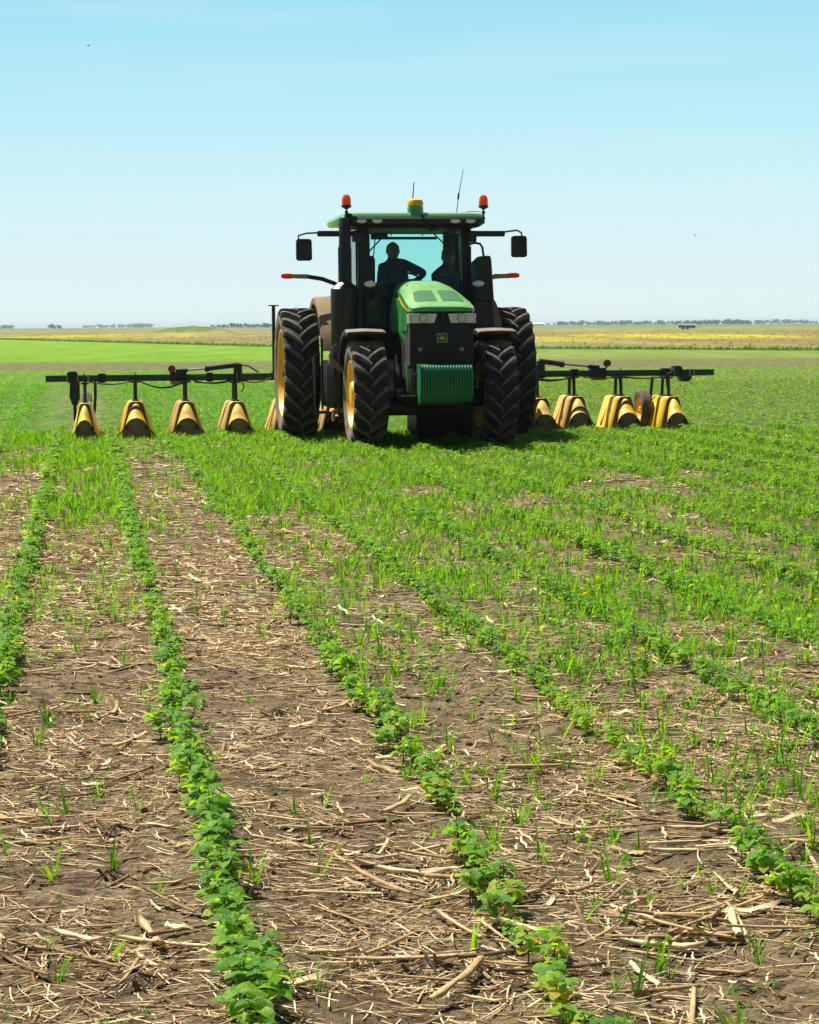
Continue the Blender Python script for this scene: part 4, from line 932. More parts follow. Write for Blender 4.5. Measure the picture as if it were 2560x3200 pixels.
# ================================================================== FAR AWAY
def at(px, D, z=0.0):
    """the ground point D metres away under a bearing (radians) across the view"""
    return Vector((px * D, D, z))
def bear(px): return (px - 1280) / 6690.0
def make_crown(seed, w, h, n):
    r = np.random.default_rng(seed); k = 26
    cen = r.normal(size=(k, 3)) * [w * .23, w * .23, h * .20] + [0, 0, h * .50]; cen[:, 2] = np.clip(cen[:, 2], h * .10, h * .92)
    P = cen[r.integers(0, k, n)] + r.normal(size=(n, 3)) * [w * .085, w * .085, h * .06]
    a, bb = r.normal(size=(n, 3)), r.normal(size=(n, 3)); a /= np.linalg.norm(a, axis=1)[:, None]; bb -= a * (a * bb).sum(1)[:, None]; bb /= np.linalg.norm(bb, axis=1)[:, None]
    s = r.uniform(.22, .5, n)[:, None] * w / 8
    V = np.stack([P - a * s, P + bb * s * .7, P + a * s, P - bb * s * .7], 1).reshape(-1, 3)
    return V, np.arange(n * 4).reshape(n, 4), np.repeat(r.uniform(.1, .9, n), 4)
TREES = []
for k, (w, h) in enumerate(((9, 10), (11, 9), (8, 11), (12, 10), (7, 6))):
    V, Q, T = make_crown(40 + k, w, h, 900)
    b = MB(); b.tube([(0, 0, -.3), (.05, 0, h * .25), (-.1, .1, h * .55), (0, 0, h * .8)], [.30, .22, .14, .04], 8)
    for a in (0, 2.1, 4.3): b.tube([(0, 0, h * (.25 + a * .03)), (math.cos(a) * w * .2, math.sin(a) * w * .2, h * .55)], [.12, .04], 6)
    tr = b.build('tree', BARK, None); cr = np_mesh('crown', V, Q, TREEL, T, tr); tr.hide_render = False
    TREES.append((tr, w, h))
used_tree = set()
def plant_tree(px, D, hpx, label, grp, k):
    tr, w, h = TREES[k]
    o = tr if k not in used_tree else copy_tree(tr); used_tree.add(k)
    s = .87 * hpx / 6690.0 * D / h; o.location = at(bear(px), D); o.scale = (s * random.uniform(.9, 1.3), s * random.uniform(.9, 1.3), s); o.rotation_euler = (0, 0, random.uniform(0, 6.28))
    tag(o, label, 'tree', grp)
def tree_row(p0, p1, step, D, h, label, grp, var=.3):
    x = p0
    while x <= p1:
        plant_tree(x + random.uniform(-3, 3), D * random.uniform(.96, 1.05), h * random.uniform(1 - var, 1 + var * .6), label, grp, random.randrange(4)); x += step * random.uniform(.7, 1.3)
tree_row(4, 44, 11, 3400, 15, 'hazy round tree in the small grove at the far left edge of the horizon', 'trees at the far left edge')
tree_row(168, 202, 10, 2600, 19, 'tree in the small lone clump standing apart on the left horizon', 'lone clump on the left')
tree_row(268, 480, 10, 4600, 15, 'pale blue hazy tree in the long far row left of the green mound', 'long hazy row on the left')
tree_row(425, 470, 9, 4400, 20, 'taller pale blue tree at the right part of the long hazy row', 'taller trees of the hazy row')
tree_row(670, 705, 10, 3000, 11, 'low tree on the horizon just right of the green mound', 'low trees by the mound')
tree_row(708, 858, 9, 2300, 19, 'darker tree in the grove left of the tractor rear wheel', 'dark grove left of the tractor')
tree_row(1650, 1735, 15, 3900, 11, 'small hazy tree beside the white shed on the right horizon', 'trees by the white shed')
tree_row(1752, 1828, 9, 3000, 18, 'tree in the first grove right of the white shed', 'grove right of the white shed')
tree_row(1843, 1876, 8, 3000, 16, 'tree in the short grove left of the pale house', 'grove left of the pale house')
tree_row(1894, 2130, 10, 3000, 17, 'tree in the dark row between the pale house and the tank trailer', 'tree row behind the trailer')
tree_row(2140, 2350, 10, 2600, 20, 'tall tree in the dark row right of the tank trailer', 'tree row right of the trailer')
tree_row(2360, 2556, 11, 3600, 17, 'bluish tree in the thinner row at the far right edge', 'tree row at the far right edge')
for k, (tr, w, h) in enumerate(TREES):
    if k not in used_tree: plant_tree(690 + 0 * k, 2500, 9, 'small bushy tree alone at the foot of the dark grove', None, k)
# white farm shed, pale house
sh = thing('farm_shed', 'long white farm shed on the horizon right of the tractor', 'shed', at(bear(1680), 3700), .05)
b = MB(); b.box(-12, 12, -6, 6, 0, 2.6); b.build('wall', BRICK, sh, 0); b = MB(); b.prism([(-6.6, 2.6), (6.6, 2.6), (0, 5.6)], -12.6, 12.6, 'x'); b.build('roof', WHITE, sh, 0)
b = MB(); [b.box(x, x + 3, -6.1, -5.9, 0, 2.2) for x in (-8, 0, 6)]; b.build('door', ROOFM, sh, 0)
ho = thing('farm_house', 'small pale house between two groves on the right horizon', 'house', at(bear(1884), 3300), -.1)
b = MB(); b.box(-4, 4, -4, 4, 0, 4); b.prism([(-4, 4), (4, 4), (0, 6.8)], -4, 4); b.build('wall', WHITE, ho, 0)
b = MB(); b.prism([(-4.5, 3.8), (0, 7.0), (4.5, 3.8), (4.5, 4.1), (0, 7.3), (-4.5, 4.1)], -4.4, 4.4); b.build('roof', ROOFM, ho, 0)
b = MB(); [b.box(x, x + 1.1, -4.08, -3.96, 1.2, 2.7) for x in (-2.6, 1.5)]; b.build('window', GLASS, ho, 0)
# lattice towers
def tower(px, D, H, label):
    b = MB()
    for sx, sy in ((-1, -1), (1, -1), (1, 1), (-1, 1)): b.tube([(sx * H * .09, sy * H * .09, 0), (sx * H * .03, sy * H * .03, H * .6), (sx * .3, sy * .3, H)], H * .006, 4)
    for k in range(6):
        z0, z1 = H * k / 7, H * (k + 1) / 7; w0, w1 = H * .09 * (1 - k / 7.5), H * .09 * (1 - (k + 1) / 7.5)
        b.tube([(-w0, -w0, z0), (w1, -w1, z1)], H * .004, 4); b.tube([(w0, -w0, z0), (-w1, -w1, z1)], H * .004, 4)
    for z in (.70, .82, .93): b.tube([(-H * .16, 0, H * z), (H * .16, 0, H * z)], H * .006, 4)
    o = b.build('lattice_tower', GREYP, None, 0); o.location = at(bear(px), D); tag(o, label, 'tower', None)
tower(170, 4300, 10, 'faint lattice tower above the small lone clump of trees'); tower(367, 5200, 12, 'faint lattice tower above the long hazy tree row'); tower(551, 4600, 12, 'faint lattice tower rising left of the green mound'); tower(2060, 4300, 12, 'faint lattice tower above the dark tree row behind the trailer')
# trailer with tank and crates in the fallow field
tp = at(bear(2147), 640); tr = thing('flatbed_trailer', 'low white flatbed trailer parked in the tan field', 'trailer', tp, .06)
b = MB(); b.box(-2.75, 2.8, -1.0, 1.0, .30, .56, .02); b.prism([(-2.9, .42), (-2.4, .56), (-2.4, .42)], -1, 1); b.build('deck', WHITE, tr)
b = MB(); b.tube([(2.8, 0, .48), (3.4, 0, .42), (3.5, 0, .2)], .06, 6); b.build('drawbar', WHITE, tr)
for x in (-1.1, .2):
    b = MB(); [b.lathe([(-.12, .16), (-.12, .30), (-.08, .34), (.08, .34), (.12, .30), (.12, .16), (-.12, .16)], (x, y, .34), 'y', 24) for y in (-.95, .95)]; b.build('wheel', RUBBER, tr)
tk = thing('liquid_tank', 'dark green tank with its top toned pale as painted sunlight on the white trailer', 'tank', tp + Vector((.95, .05, .565)), .06)
b = MB(); b.prism([(-1.0, 0), (1.0, 0), (1.1, .35), (1.0, .62), (-1.0, .62), (-1.1, .35)], -1.45, 1.45, 'x'); bevel(b.build('tank_shell', TEALT, tk, 30), .08, 2)
b = MB(); b.prism([(-1.04, .60), (1.04, .60), (.62, 1.12), (-.62, 1.12)], -1.47, 1.47, 'x'); b.cyl((0, 0, 1.08), (0, 0, 1.2), .3, n=20); b.build('tank_lid', TEALLIT, tk, 30)
for k in range(3):
    cr = thing('seed_crate', ['brown crate at the left end of the white trailer', 'brown crate in the middle of three on the white trailer', 'brown crate next to the green tank on the white trailer'][k], 'crate', tp + Vector((-2.2 + k * .58, -.08, .565)), .06, 'brown crates on the trailer')
    b = MB(); b.box(-.26, .26, -.5, .5, 0, .62, .03); [b.box(-.27, .27, -.51, .51, z, z + .05) for z in (.12, .30, .48)]; b.build('crate_body', BROWNB, cr)
    b = MB(); b.box(-.28, .28, -.52, .52, .63, .69, .02); b.build('lid', WHITE, cr)
# birds high in the air
for px, py, D, lab in ((20, 105, 60, 'tiny dark bird highest at the left edge of the sky'), (300, 152, 60, 'tiny dark bird in the upper left of the sky'), (2172, 743, 60, 'tiny dark bird right of the tractor above the field')):
    b = MB(); b.ell((0, 0, 0), (.04, .10, .035), 10, 6); b.strip([[(-.14, .0, .05), (-.12, -.04, .06), (0, -.03, .02)], [(-.13, .06, .045), (-.08, .06, .05), (0, .07, .02)]]); b.strip([[(.14, .0, .05), (.12, -.04, .06), (0, -.03, .02)], [(.13, .06, .045), (.08, .06, .05), (0, .07, .02)]])
    b.strip([[(-.04, .13, 0), (.04, .13, 0)], [(-.06, .25, 0), (.06, .25, 0)]])
    o = b.build('bird', BIRDM, None); o.scale = (.5, .5, .5); o.location = (bear(px) * D, D, CAM_H + (1016 - py) / 6690.0 * D); tag(o, lab, 'bird', 'birds in the sky')
# ================================================================== VEGETATION AND RESIDUE
def leaf(V, Q, T, base, az, pitch, L, Wd, tint, droop=.5, fold=.25, r=rng, seg=4):
    prof = [.12, .82, 1.0, .68, .06] if seg == 4 else [.2, 1.0, .08]
    n = len(prof); ca, sa = math.cos(az), math.sin(az); o = len(V); x = z = 0.0; p = pitch; pts = []
    for i in range(n):
        pts.append((x, z, p)); x += math.cos(p) * L / (n - 1); z += math.sin(p) * L / (n - 1); p -= droop / (n - 1)
    tw = r.uniform(-.25, .25)
    for i in range(n):
        x, z, p = pts[i]; w = Wd / 2 * prof[i]
        for s in (-1, 0, 1):
            lx, lz = s * w, abs(s) * w * fold + s * w * tw
            V.append((base[0] + x * ca - lx * sa - lz * math.sin(p) * ca, base[1] + x * sa + lx * ca - lz * math.sin(p) * sa, base[2] + z + lz * math.cos(p))); T.append(min(1, max(0, tint + (.06 if s else -.03))))
    for i in range(n - 1):
        for s in (0, 1):
            a = o + i * 3 + s; Q.append((a, a + 1, a + 4, a + 3))
def thin(V, Q, T, a, b_, r0, tint):
    a, b_ = np.array(a), np.array(b_); o = len(V); d = b_ - a; u = np.cross(d, (0, 0, 1)); nu = np.linalg.norm(u); u = u / nu if nu > 1e-6 else np.array((1., 0, 0)); w = np.cross(d / np.linalg.norm(d), u)
    for p, r in ((a, r0), (b_, r0 * .7)):
        for k in range(4): q = p + (u * math.cos(k * math.pi / 2) + w * math.sin(k * math.pi / 2)) * r; V.append(tuple(q)); T.append(tint)
    for k in range(4): Q.append((o + k, o + (k + 1) % 4, o + 4 + (k + 1) % 4, o + 4 + k))
def A(V, Q, T): return np.array(V, float), np.array(Q, int), np.array(T, float)
def bean_proto(seed, yellow=0.0, low=False):
    r = np.random.default_rng(seed); V, Q, T = [], [], []; SV, SQ, ST = [], [], []
    h = r.uniform(.085, .125); lean = r.normal(size=2) * .012; top = (lean[0], lean[1], h)
    thin(SV, SQ, ST, (0, 0, -.02), top, .0028, r.uniform(.1, .6))
    for k in range(2):
        az = r.uniform(0, 6.28) if k == 0 else az + math.pi; b0 = (lean[0] * .5, lean[1] * .5, h * .55); q = (b0[0] + .022 * math.cos(az), b0[1] + .022 * math.sin(az), b0[2] + .012)
        thin(SV, SQ, ST, b0, q, .0015, .8); leaf(V, Q, T, q, az, .15, r.uniform(.040, .055), r.uniform(.032, .045), r.uniform(.35, .75) + yellow * .5, .7, .15, r)
    npet = r.integers(4, 6); a0 = r.uniform(0, 6.28)
    for k in range(npet):
        az = a0 + k * 2.4 + r.normal() * .3; f = .50 + .50 * k / (npet - 1); b0 = (lean[0] * f, lean[1] * f, h * f); ln = r.uniform(.030, .062) * (1.15 - .5 * f); el = .55 + .5 * f
        q = (b0[0] + ln * math.cos(az) * math.cos(el), b0[1] + ln * math.sin(az) * math.cos(el), b0[2] + ln * math.sin(el)); thin(SV, SQ, ST, b0, q, .0014, .9)
        L = r.uniform(.040, .060) * (1.0 if k < npet - 1 else .65); t = r.uniform(.10, .62) + yellow * r.uniform(.1, .55)
        for d, s in ((0, 1.0), (1.75, .9), (-1.75, .9)):
            leaf(V, Q, T, q, az + d + r.normal() * .15, r.uniform(-.25, .30), L * s, L * s * .78, t + r.normal() * .10, r.uniform(.5, 1.3), r.uniform(.1, .4), r, 2 if low else 4)
    return A(V, Q, T), A(SV, SQ, ST)
def blade(V, Q, T, base, az, el, L, w, tint, droop, seg=4):
    ca, sa = math.cos(az), math.sin(az); o = len(V); x = z = 0.0; p = el
    for i in range(seg + 1):
        t = i / seg; ww = w / 2 * (1 - t ** 2.2) + .0004; V.append((base[0] + x * ca - ww * sa, base[1] + x * sa + ww * ca, base[2] + z)); V.append((base[0] + x * ca + ww * sa, base[1] + x * sa - ww * ca, base[2] + z)); T += [tint + .12 * t] * 2
        x += math.cos(p) * L / seg; z += math.sin(p) * L / seg; p -= droop / seg * (.4 + 1.2 * t)
    for i in range(seg): Q.append((o + 2 * i, o + 2 * i + 1, o + 2 * i + 3, o + 2 * i + 2))
def tuft_proto(seed, n, hmin, hmax, spread, w, seg=4, droop=(.3, 1.6)):
    r = np.random.default_rng(seed); V, Q, T = [], [], []
    for k in range(n):
        az = r.uniform(0, 6.28); rr = spread * math.sqrt(r.uniform()); b0 = (rr * math.cos(az + 1), rr * math.sin(az + 1), -.01)
        blade(V, Q, T, b0, az, r.uniform(.95, 1.5), r.uniform(hmin, hmax), w * r.uniform(.7, 1.3), r.uniform(.05, .70), r.uniform(*droop), seg)
    return A(V, Q, T)
def weed_proto(seed, n=7, s=1.0):
    r = np.random.default_rng(seed); V, Q, T = [], [], []
    for k in range(n):
        az = r.uniform(0, 6.28); h = r.uniform(.02, .07) * s; q = (.02 * s * math.cos(az), .02 * s * math.sin(az), h)
        leaf(V, Q, T, q, az, r.uniform(-.1, .6), r.uniform(.03, .055) * s, r.uniform(.018, .032) * s, r.uniform(.1, .7), r.uniform(.3, 1.0), .2, r, 2)
    return A(V, Q, T)
def stalk_proto(seed, L, r0, flat=.62, bend=.022, leafy=False):
    r = np.random.default_rng(seed); V, Q, T = [], [], []; n = 5 if L > .15 else 3; k = 6; y = 0; dy = r.normal() * bend; t0 = r.uniform(.25, .85)
    for i in range(n):
        f = i / (n - 1); rr = r0 * (1 + .25 * r.normal() * (.6 if 0 < i < n - 1 else .3)); yy = math.sin(f * math.pi) * L * dy; zz = r0 * flat + abs(r.normal()) * r0 * .6 * (1 if i in (0, n - 1) else .2)
        for j in range(k):
            a = 2 * math.pi * j / k; V.append(((f - .5) * L + r.normal() * r0 * .35 * (i in (0, n - 1)), yy + math.cos(a) * rr, zz + math.sin(a) * rr * flat)); T.append(min(1, max(0, t0 + r.normal() * .06)))
    for i in range(n - 1):
        for j in range(k): Q.append((i * k + j, i * k + (j + 1) % k, (i + 1) * k + (j + 1) % k, (i + 1) * k + j))
    for e in (0, (n - 1) * k): Q.append((e, e + 1, e + 2, e + 3)); Q.append((e, e + 3, e + 4, e + 5))
    return A(V, Q, T)
def husk_proto(seed, L, w):
    r = np.random.default_rng(seed); V, Q, T = [], [], []; n = 6; t0 = r.uniform(.4, .95); tw = 0; zz = .004; yy = 0
    for i in range(n):
        f = i / (n - 1); ww = w / 2 * (.35 + .65 * math.sin(math.pi * min(1, f * 1.1 + .08))); tw += r.normal() * .35; zz = max(.003, zz + r.normal() * .008); yy += r.normal() * L * .05
        for s in (-1, 0, 1): V.append(((f - .5) * L, yy + s * ww * math.cos(tw), zz + s * ww * math.sin(tw) + abs(s) * ww * .3 + ww * abs(math.sin(tw)))); T.append(t0 + .08 * s)
    for i in range(n - 1):
        for s in (0, 1): a = i * 3 + s; Q.append((a, a + 1, a + 4, a + 3))
    return A(V, Q, T)
def in_view(X, Y, m=.25): return np.abs(X - .0 * Y) < .1935 * Y + m
def pts_on(X, Y): return np.stack([X, Y, ground_z(X, Y)], -1)
def random_area(y0, y1, dens, m=.4):
    n = int(dens * (.1935 * (y1 ** 2 - y0 ** 2) + 2 * m * (y1 - y0))); Y = np.sqrt(rng.uniform(y0 ** 2, y1 ** 2, n)); X = rng.uniform(-1, 1, n) * (.1935 * Y + m); return X, Y
def rowpos(X, Y): return (X + SLOPE * Y - 0.374) / .8275
def sub_dens(X, Y):
    """weeds per square metre between the rows: bare between rows, thickening away from the viewer and to the right"""
    r = rowpos(X, Y); c = np.floor(r); nz = fbm(X * .9, Y * .55, 61, 3); nz2 = fbm(X * 2.6, Y * 2.0, 71, 2)
    d = np.select([c == 0, c == -1, c <= -2, c == 1, c == 2],
        [5.0 + 14 * sst(10, 27, Y) + 90 * sst(27, 33, Y),
         7.5 + 16 * sst(9, 15, Y) + 125 * sst(17.5, 21, Y) * np.clip(1.25 - .6 * np.abs(r + .65), .3, 1),
         10 + 18 * sst(8, 13, Y) + 85 * sst(23.5, 28, Y),
         24 + 22 * sst(6, 10, Y) + 40 * sst(13, 17, Y) + 150 * sst(18, 23, Y),
         34 + 34 * sst(6, 10, Y) + 70 * sst(12, 17, Y) + 110 * sst(18, 23, Y)], 36 + 60 * sst(8, 13, Y) + 100 * sst(15, 21, Y))
    return d * np.clip(.15 + 2.4 * (nz - .18) ** 1.5 * 2.0, .08, 2.0) * np.clip(.4 + 1.2 * nz2, .4, 1.6)
DMAX = 330.0
def grass_points(y0, y1, m=.4, cap=DMAX):
    X, Y = random_area(y0, y1, cap, m); k = rng.uniform(0, cap, len(X)) < sub_dens(X, Y); return X[k], Y[k]

# ---- bean rows
BP = [bean_proto(100 + k, yellow=(0, 0, 0, .1, .15, .9)[k % 6]) for k in range(12)]
BPL = [bean_proto(200 + k, yellow=(0, 0, 0, .1, .15, .8)[k % 6], low=True)[0] for k in range(12)]
BM = []
for f, s in BP:
    o = np_mesh('bean_plant', f[0], f[1], BEAN, f[2], smooth=True); st = np_mesh('stem', s[0], s[1], STEMM, s[2], o); BM.append((o, st))
ROWLAB = {2: 'young bean plant in the row along the left edge', 3: 'young bean plant in the first unbroken row from the left', 4: 'young bean plant in the row right of the bare strip',
          5: 'young bean plant in the second row right of the bare strip', 6: 'young bean plant in the weedy row at the right edge'}
pl = []
for ri, x0 in enumerate(ROW_X):
    n = int((34.5 - 4.6) / .072); Y = 4.6 + np.arange(n) * .072 + rng.normal(size=n) * .022; X = x0 - SLOPE * Y - (.065 * (1 - sst(5.2, 8.0, Y)) if ri >= 4 else 0) + rng.normal(size=n) * .024 + .05 * (fbm(Y * .7, Y * 0 + ri, 81, 2) - .5)
    gap = fbm(Y * 1.3, Y * 0 + ri * 7, 91, 2); keep = gap > (.20 if ri in (2, 3) else .24)
    size = np.clip(.88 + .55 * (fbm(Y * .8, Y * 0 + ri * 5, 95, 2) - .4) + rng.normal(size=n) * .18, .5, 1.4) * (.94 if ri in (2, 3) else .76)
    yel = fbm(Y * .55, Y * 0 + ri * 3, 97, 2)
    if ri == 4: yel = yel + .22 * np.exp(-((Y - 13.0) / 1.6) ** 2) + .10 * np.exp(-((Y - 6.2) / .9) ** 2)
    if ri == 3: pass
    for k in range(n):
        if keep[k]: pl.append((Y[k], X[k], size[k], ri, yel[k]))
pl = [p for p in pl if abs(p[1]) < .1935 * p[0] + 2.2]
pl.sort()
seen = [p for p in pl if abs(p[1]) < .1935 * p[0] + .10][:300]; seen_set = set(seen)
def pick_bean(y): return int(rng.choice([5, 11]) if rng.uniform() < max(0, (y - .56) * 3.2) else rng.choice([0, 1, 2, 3, 4, 6, 7, 8, 9, 10]))
near, rest = seen, [p for p in pl if p not in seen_set]
used = set()
for (y, x, s, ri, yl) in near:
    k = pick_bean(yl); o, st = BM[k]
    if k in used: o2 = o.copy(); COL.objects.link(o2); s2 = st.copy(); COL.objects.link(s2); s2.parent = o2; o = o2
    used.add(k); o.location = (x, y, float(ground_z(x, y))); o.rotation_euler = (rng.normal() * .08, rng.normal() * .08, rng.uniform(0, 6.28)); o.scale = (s, s, s * rng.uniform(.75, 1.05))
    tag(o, ROWLAB.get(ri, 'young bean plant in a far right weedy row'), 'bean plant', {2: 'left edge bean row', 3: 'first full bean row', 4: 'bean row right of the bare strip', 5: 'second bean row right of the bare strip', 6: 'weedy right edge bean row'}.get(ri, 'outer bean rows'))
for k, (o, st) in enumerate(BM):
    if k not in used: bpy.data.objects.remove(st); bpy.data.objects.remove(o)
R = np.array([(q[1], q[0], q[2], q[3], q[4]) for q in rest])
P = pts_on(R[:, 0], R[:, 1]); N = len(P)
# whole plants with stems for the middle distance, leaf-only beyond
V, Q, T, _ = scatter(BPL, P, rng.uniform(0, 6.28, N), R[:, 2] * .95, rng.normal(size=N) * .06, np.array([pick_bean(v) for v in R[:, 4]]))
tag(np_mesh('far_bean_rows', V, Q, BEAN, T, smooth=True), kind='stuff')
V, Q, T, _ = scatter([s for f, s in BP], P, rng.uniform(0, 6.28, N), R[:, 2], rng.normal(size=N) * .06, rng.integers(0, 12, N))
tag(np_mesh('far_bean_stems', V, Q, STEMM, T), kind='stuff')

# ---- grass and weeds: nearest tufts one by one, the rest as ground cover
TF = [tuft_proto(300 + k, n, .06, h, .014, w) for k, (n, h, w) in enumerate(((6, .16, .0065), (8, .15, .0055), (5, .21, .0075), (9, .18, .006), (7, .12, .005), (11, .19, .0065)))]
TFL = [tuft_proto(320 + k, n, .06, h, .03, w, 3) for k, (n, h, w) in enumerate(((8, .14, .009), (9, .16, .009), (7, .19, .010), (10, .17, .008), (8, .13, .009), (11, .16, .010)))]
WD = [weed_proto(340 + k, n) for k, n in enumerate((5, 6, 8, 9))]
gx, gy = grass_points(4.7, 14.0, 2.2)
o_ = np.argsort(gy + 100.0 * (np.abs(gx) > .1935 * gy + .12)); gx, gy = gx[o_], gy[o_]
NG = 300
protos = [np_mesh('grass_tuft', *q[:2], GRASS, q[2]) for q in TF]; used = set()
for i in range(min(NG, len(gx))):
    k = int(rng.integers(0, 6)); o = protos[k]
    if k in used: o = o.copy(); COL.objects.link(o)
    used.add(k); x, y = float(gx[i]), float(gy[i]); s = rng.uniform(.55, 1.15)
    o.location = (x, y, float(ground_z(x, y))); o.rotation_euler = (rng.normal() * .12, rng.normal() * .12, rng.uniform(0, 6.28)); o.scale = (s, s, s)
    c = int(np.floor(rowpos(np.array(x), np.array(y))))
    lab, grp = {-1: ('thin green grass tuft left of the first unbroken bean row', 'grass left of the first bean row'), 0: ('lone thin grass tuft on the bare strip between bean rows', 'grass on the bare strip'), 1: ('green grass tuft between the two bean rows right of the bare strip', 'grass between the middle bean rows'),
        2: ('upright green grass tuft in the weedy ground at the right', 'grass at the right')}.get(c, ('green grass tuft at the left edge of the field view', 'grass at the left edge') if c < -1 else ('green grass tuft at the far right edge', 'grass at the far right edge'))
    tag(o, lab, 'grass tuft', grp)
for k in range(6):
    if k not in used: bpy.data.objects.remove(protos[k])
def ground_cover(name, X, Y, protos, m, smin, smax, tsh=0.0, kindw=None):
    n = len(X); P = pts_on(X, Y); V, Q, T, _ = scatter(protos, P, rng.uniform(0, 6.28, n), rng.uniform(smin, smax, n), rng.normal(size=n) * .10 + tsh, rng.integers(0, len(protos), n))
    return tag(np_mesh(name, V, Q, m, T), kind='stuff')
X, Y = gx[NG:], gy[NG:]; k = rng.uniform(size=len(X)) < .72
ground_cover('near_grass', X[k], Y[k], TF, GRASS, .6, 1.15); ground_cover('near_weeds', X[~k], Y[~k], WD, BEAN, .7, 1.3)
wx, wy = grass_points(4.7, 14.0, 2.2); k = rng.uniform(size=len(wx)) < .5
ground_cover('seedling_weeds', wx[k], wy[k], WD, WEED, .3, .75)
X, Y = grass_points(14.0, 34.5, 2.2); k = rng.uniform(size=len(X)) < np.clip(.92 - .045 * rowpos(X, Y), .62, .95)
ground_cover('meadow_grass', X[k], Y[k], TFL, GRASS, .5, 1.0, .06); ground_cover('leafy_weeds', X[~k], Y[~k], WD, WEED, .6, 1.25, .05)
# crop beyond the tractor
X, Y = random_area(33.5, 62, 26, 3); r_ = rowpos(X, Y) % 1.0; k = rng.uniform(size=len(X)) < np.where((r_ < .22) | (r_ > .78), 1.0, .55) * np.clip(.35 + 1.3 * fbm(X * .4, Y * .2, 51, 3), .3, 1.2)
k &= ~((np.abs(X + .154 * Y - .05) < .9) & (rng.uniform(size=len(X)) < .8))
X, Y = X[k], Y[k]; WDL = [weed_proto(360 + q, 7, 1.6) for q in range(4)]
k = rng.uniform(size=len(X)) < sst(-4, 7, X + .06 * (Y - 33)) * .8 + .06; ground_cover('crop_beyond_tractor', X[~k], Y[~k], WDL, GRASS, .6, 1.2, -.05); ground_cover('pale_crop_beyond', X[k], Y[k], WDL, WEED, .6, 1.25, .05)
X, Y = random_area(62, 80, 8, 3); ground_cover('distant_crop', X, Y, WDL, GRASS, .6, 1.1, .05)
X, Y = random_area(100, 128, 2.2, 2); ground_cover('second_crop', X, Y, WDL, GRASS, .5, .9, .1)
# grass strip on the field boundary
n = 1500; X = rng.uniform(-78, 34, n); Y = bound_y(X) + rng.normal(size=n) * 1.6 + 1; TB = [tuft_proto(380 + q, 12, .10, .30, .16, .045, 3) for q in range(4)]
ground_cover('boundary_grass', X, Y, TB, GRASS, .5, 1.25, -.25)
X, Y = random_area(130, 470, .05, 3); k = Y > bound_y(X) + 3; X, Y = X[k], Y[k]
FAL = leaf_mat('fallow_grass', [(0.0, (0.13, 0.11, 0.035)), (0.5, (0.26, 0.205, 0.07)), (1.0, (0.42, 0.34, 0.13))], 0.25, 0.8, 0.1)
ground_cover('fallow_grass', X, Y, TB, FAL, .3, .9, .35)
n = 700; X = rng.normal(size=n) * 5 - 45; Y = 445 + rng.normal(size=n) * 20; Z = 1.80 * np.exp(-((X + 45) / 6.5) ** 4 - ((Y - 450) / 40.0) ** 2) * .9
V, Q, T, _ = scatter(TB, np.stack([X, Y, Z], -1), rng.uniform(0, 6.28, n), rng.uniform(.3, .9, n), rng.normal(size=n) * .1 - .2, rng.integers(0, 4, n)); tag(np_mesh('mound_grass', V, Q, GRASS, T), kind='stuff')

# ---- corn residue
SP = [stalk_proto(400, .30, .0075), stalk_proto(401, .38, .009), stalk_proto(402, .24, .011), stalk_proto(403, .18, .0065), stalk_proto(404, .46, .0075, .7, .03), husk_proto(405, .16, .024), husk_proto(406, .12, .020), stalk_proto(407, .13, .011), husk_proto(408, .20, .016), stalk_proto(409, .38, .0065)]
SL = [stalk_proto(420, .10, .0030), stalk_proto(421, .16, .0035), stalk_proto(422, .11, .0022), stalk_proto(423, .19, .0028, .7, .03), stalk_proto(424, .24, .0032), husk_proto(425, .14, .012), stalk_proto(426, .07, .0016), stalk_proto(427, .17, .0040)]
SQ_ = [SP[i] for i in (0, 1, 2, 3, 4, 7, 9, 9, 3, 5)]
def straw_dens(X, Y):
    a = fbm(X * .8, Y * .8, 131, 3); b_ = fbm(X * 2.3, Y * 2.3, 141, 2); return np.clip((a - .26) * 2.8, .22, 1) * np.clip((b_ - .18) * 2.4, .25, 1)
X, Y = random_area(4.75, 9.6, 22, .15); k = rng.uniform(size=len(X)) < straw_dens(X, Y) * 1.15; X, Y = X[k], Y[k]; o_ = np.argsort(Y)[:216]; X, Y = X[o_], Y[o_]
heaps = ((-.08, 6.41, -.3), (.14, 5.52, -.15), (-.77, 5.88, -.5), (-.30, 7.18, .2), (.76, 5.85, -.6), (1.0, 6.96, -.2)); HA = np.full(len(X), np.nan)
for hx, hy_, ha in heaps: X = np.append(X, hx + rng.normal(size=9) * .17); Y = np.append(Y, hy_ + rng.normal(size=9) * .13); HA = np.append(HA, ha + rng.normal(size=9) * .5)
sm = [np_mesh('corn_stalk', *q[:2], STRAW, q[2], smooth=False) for q in SP]; used = set()
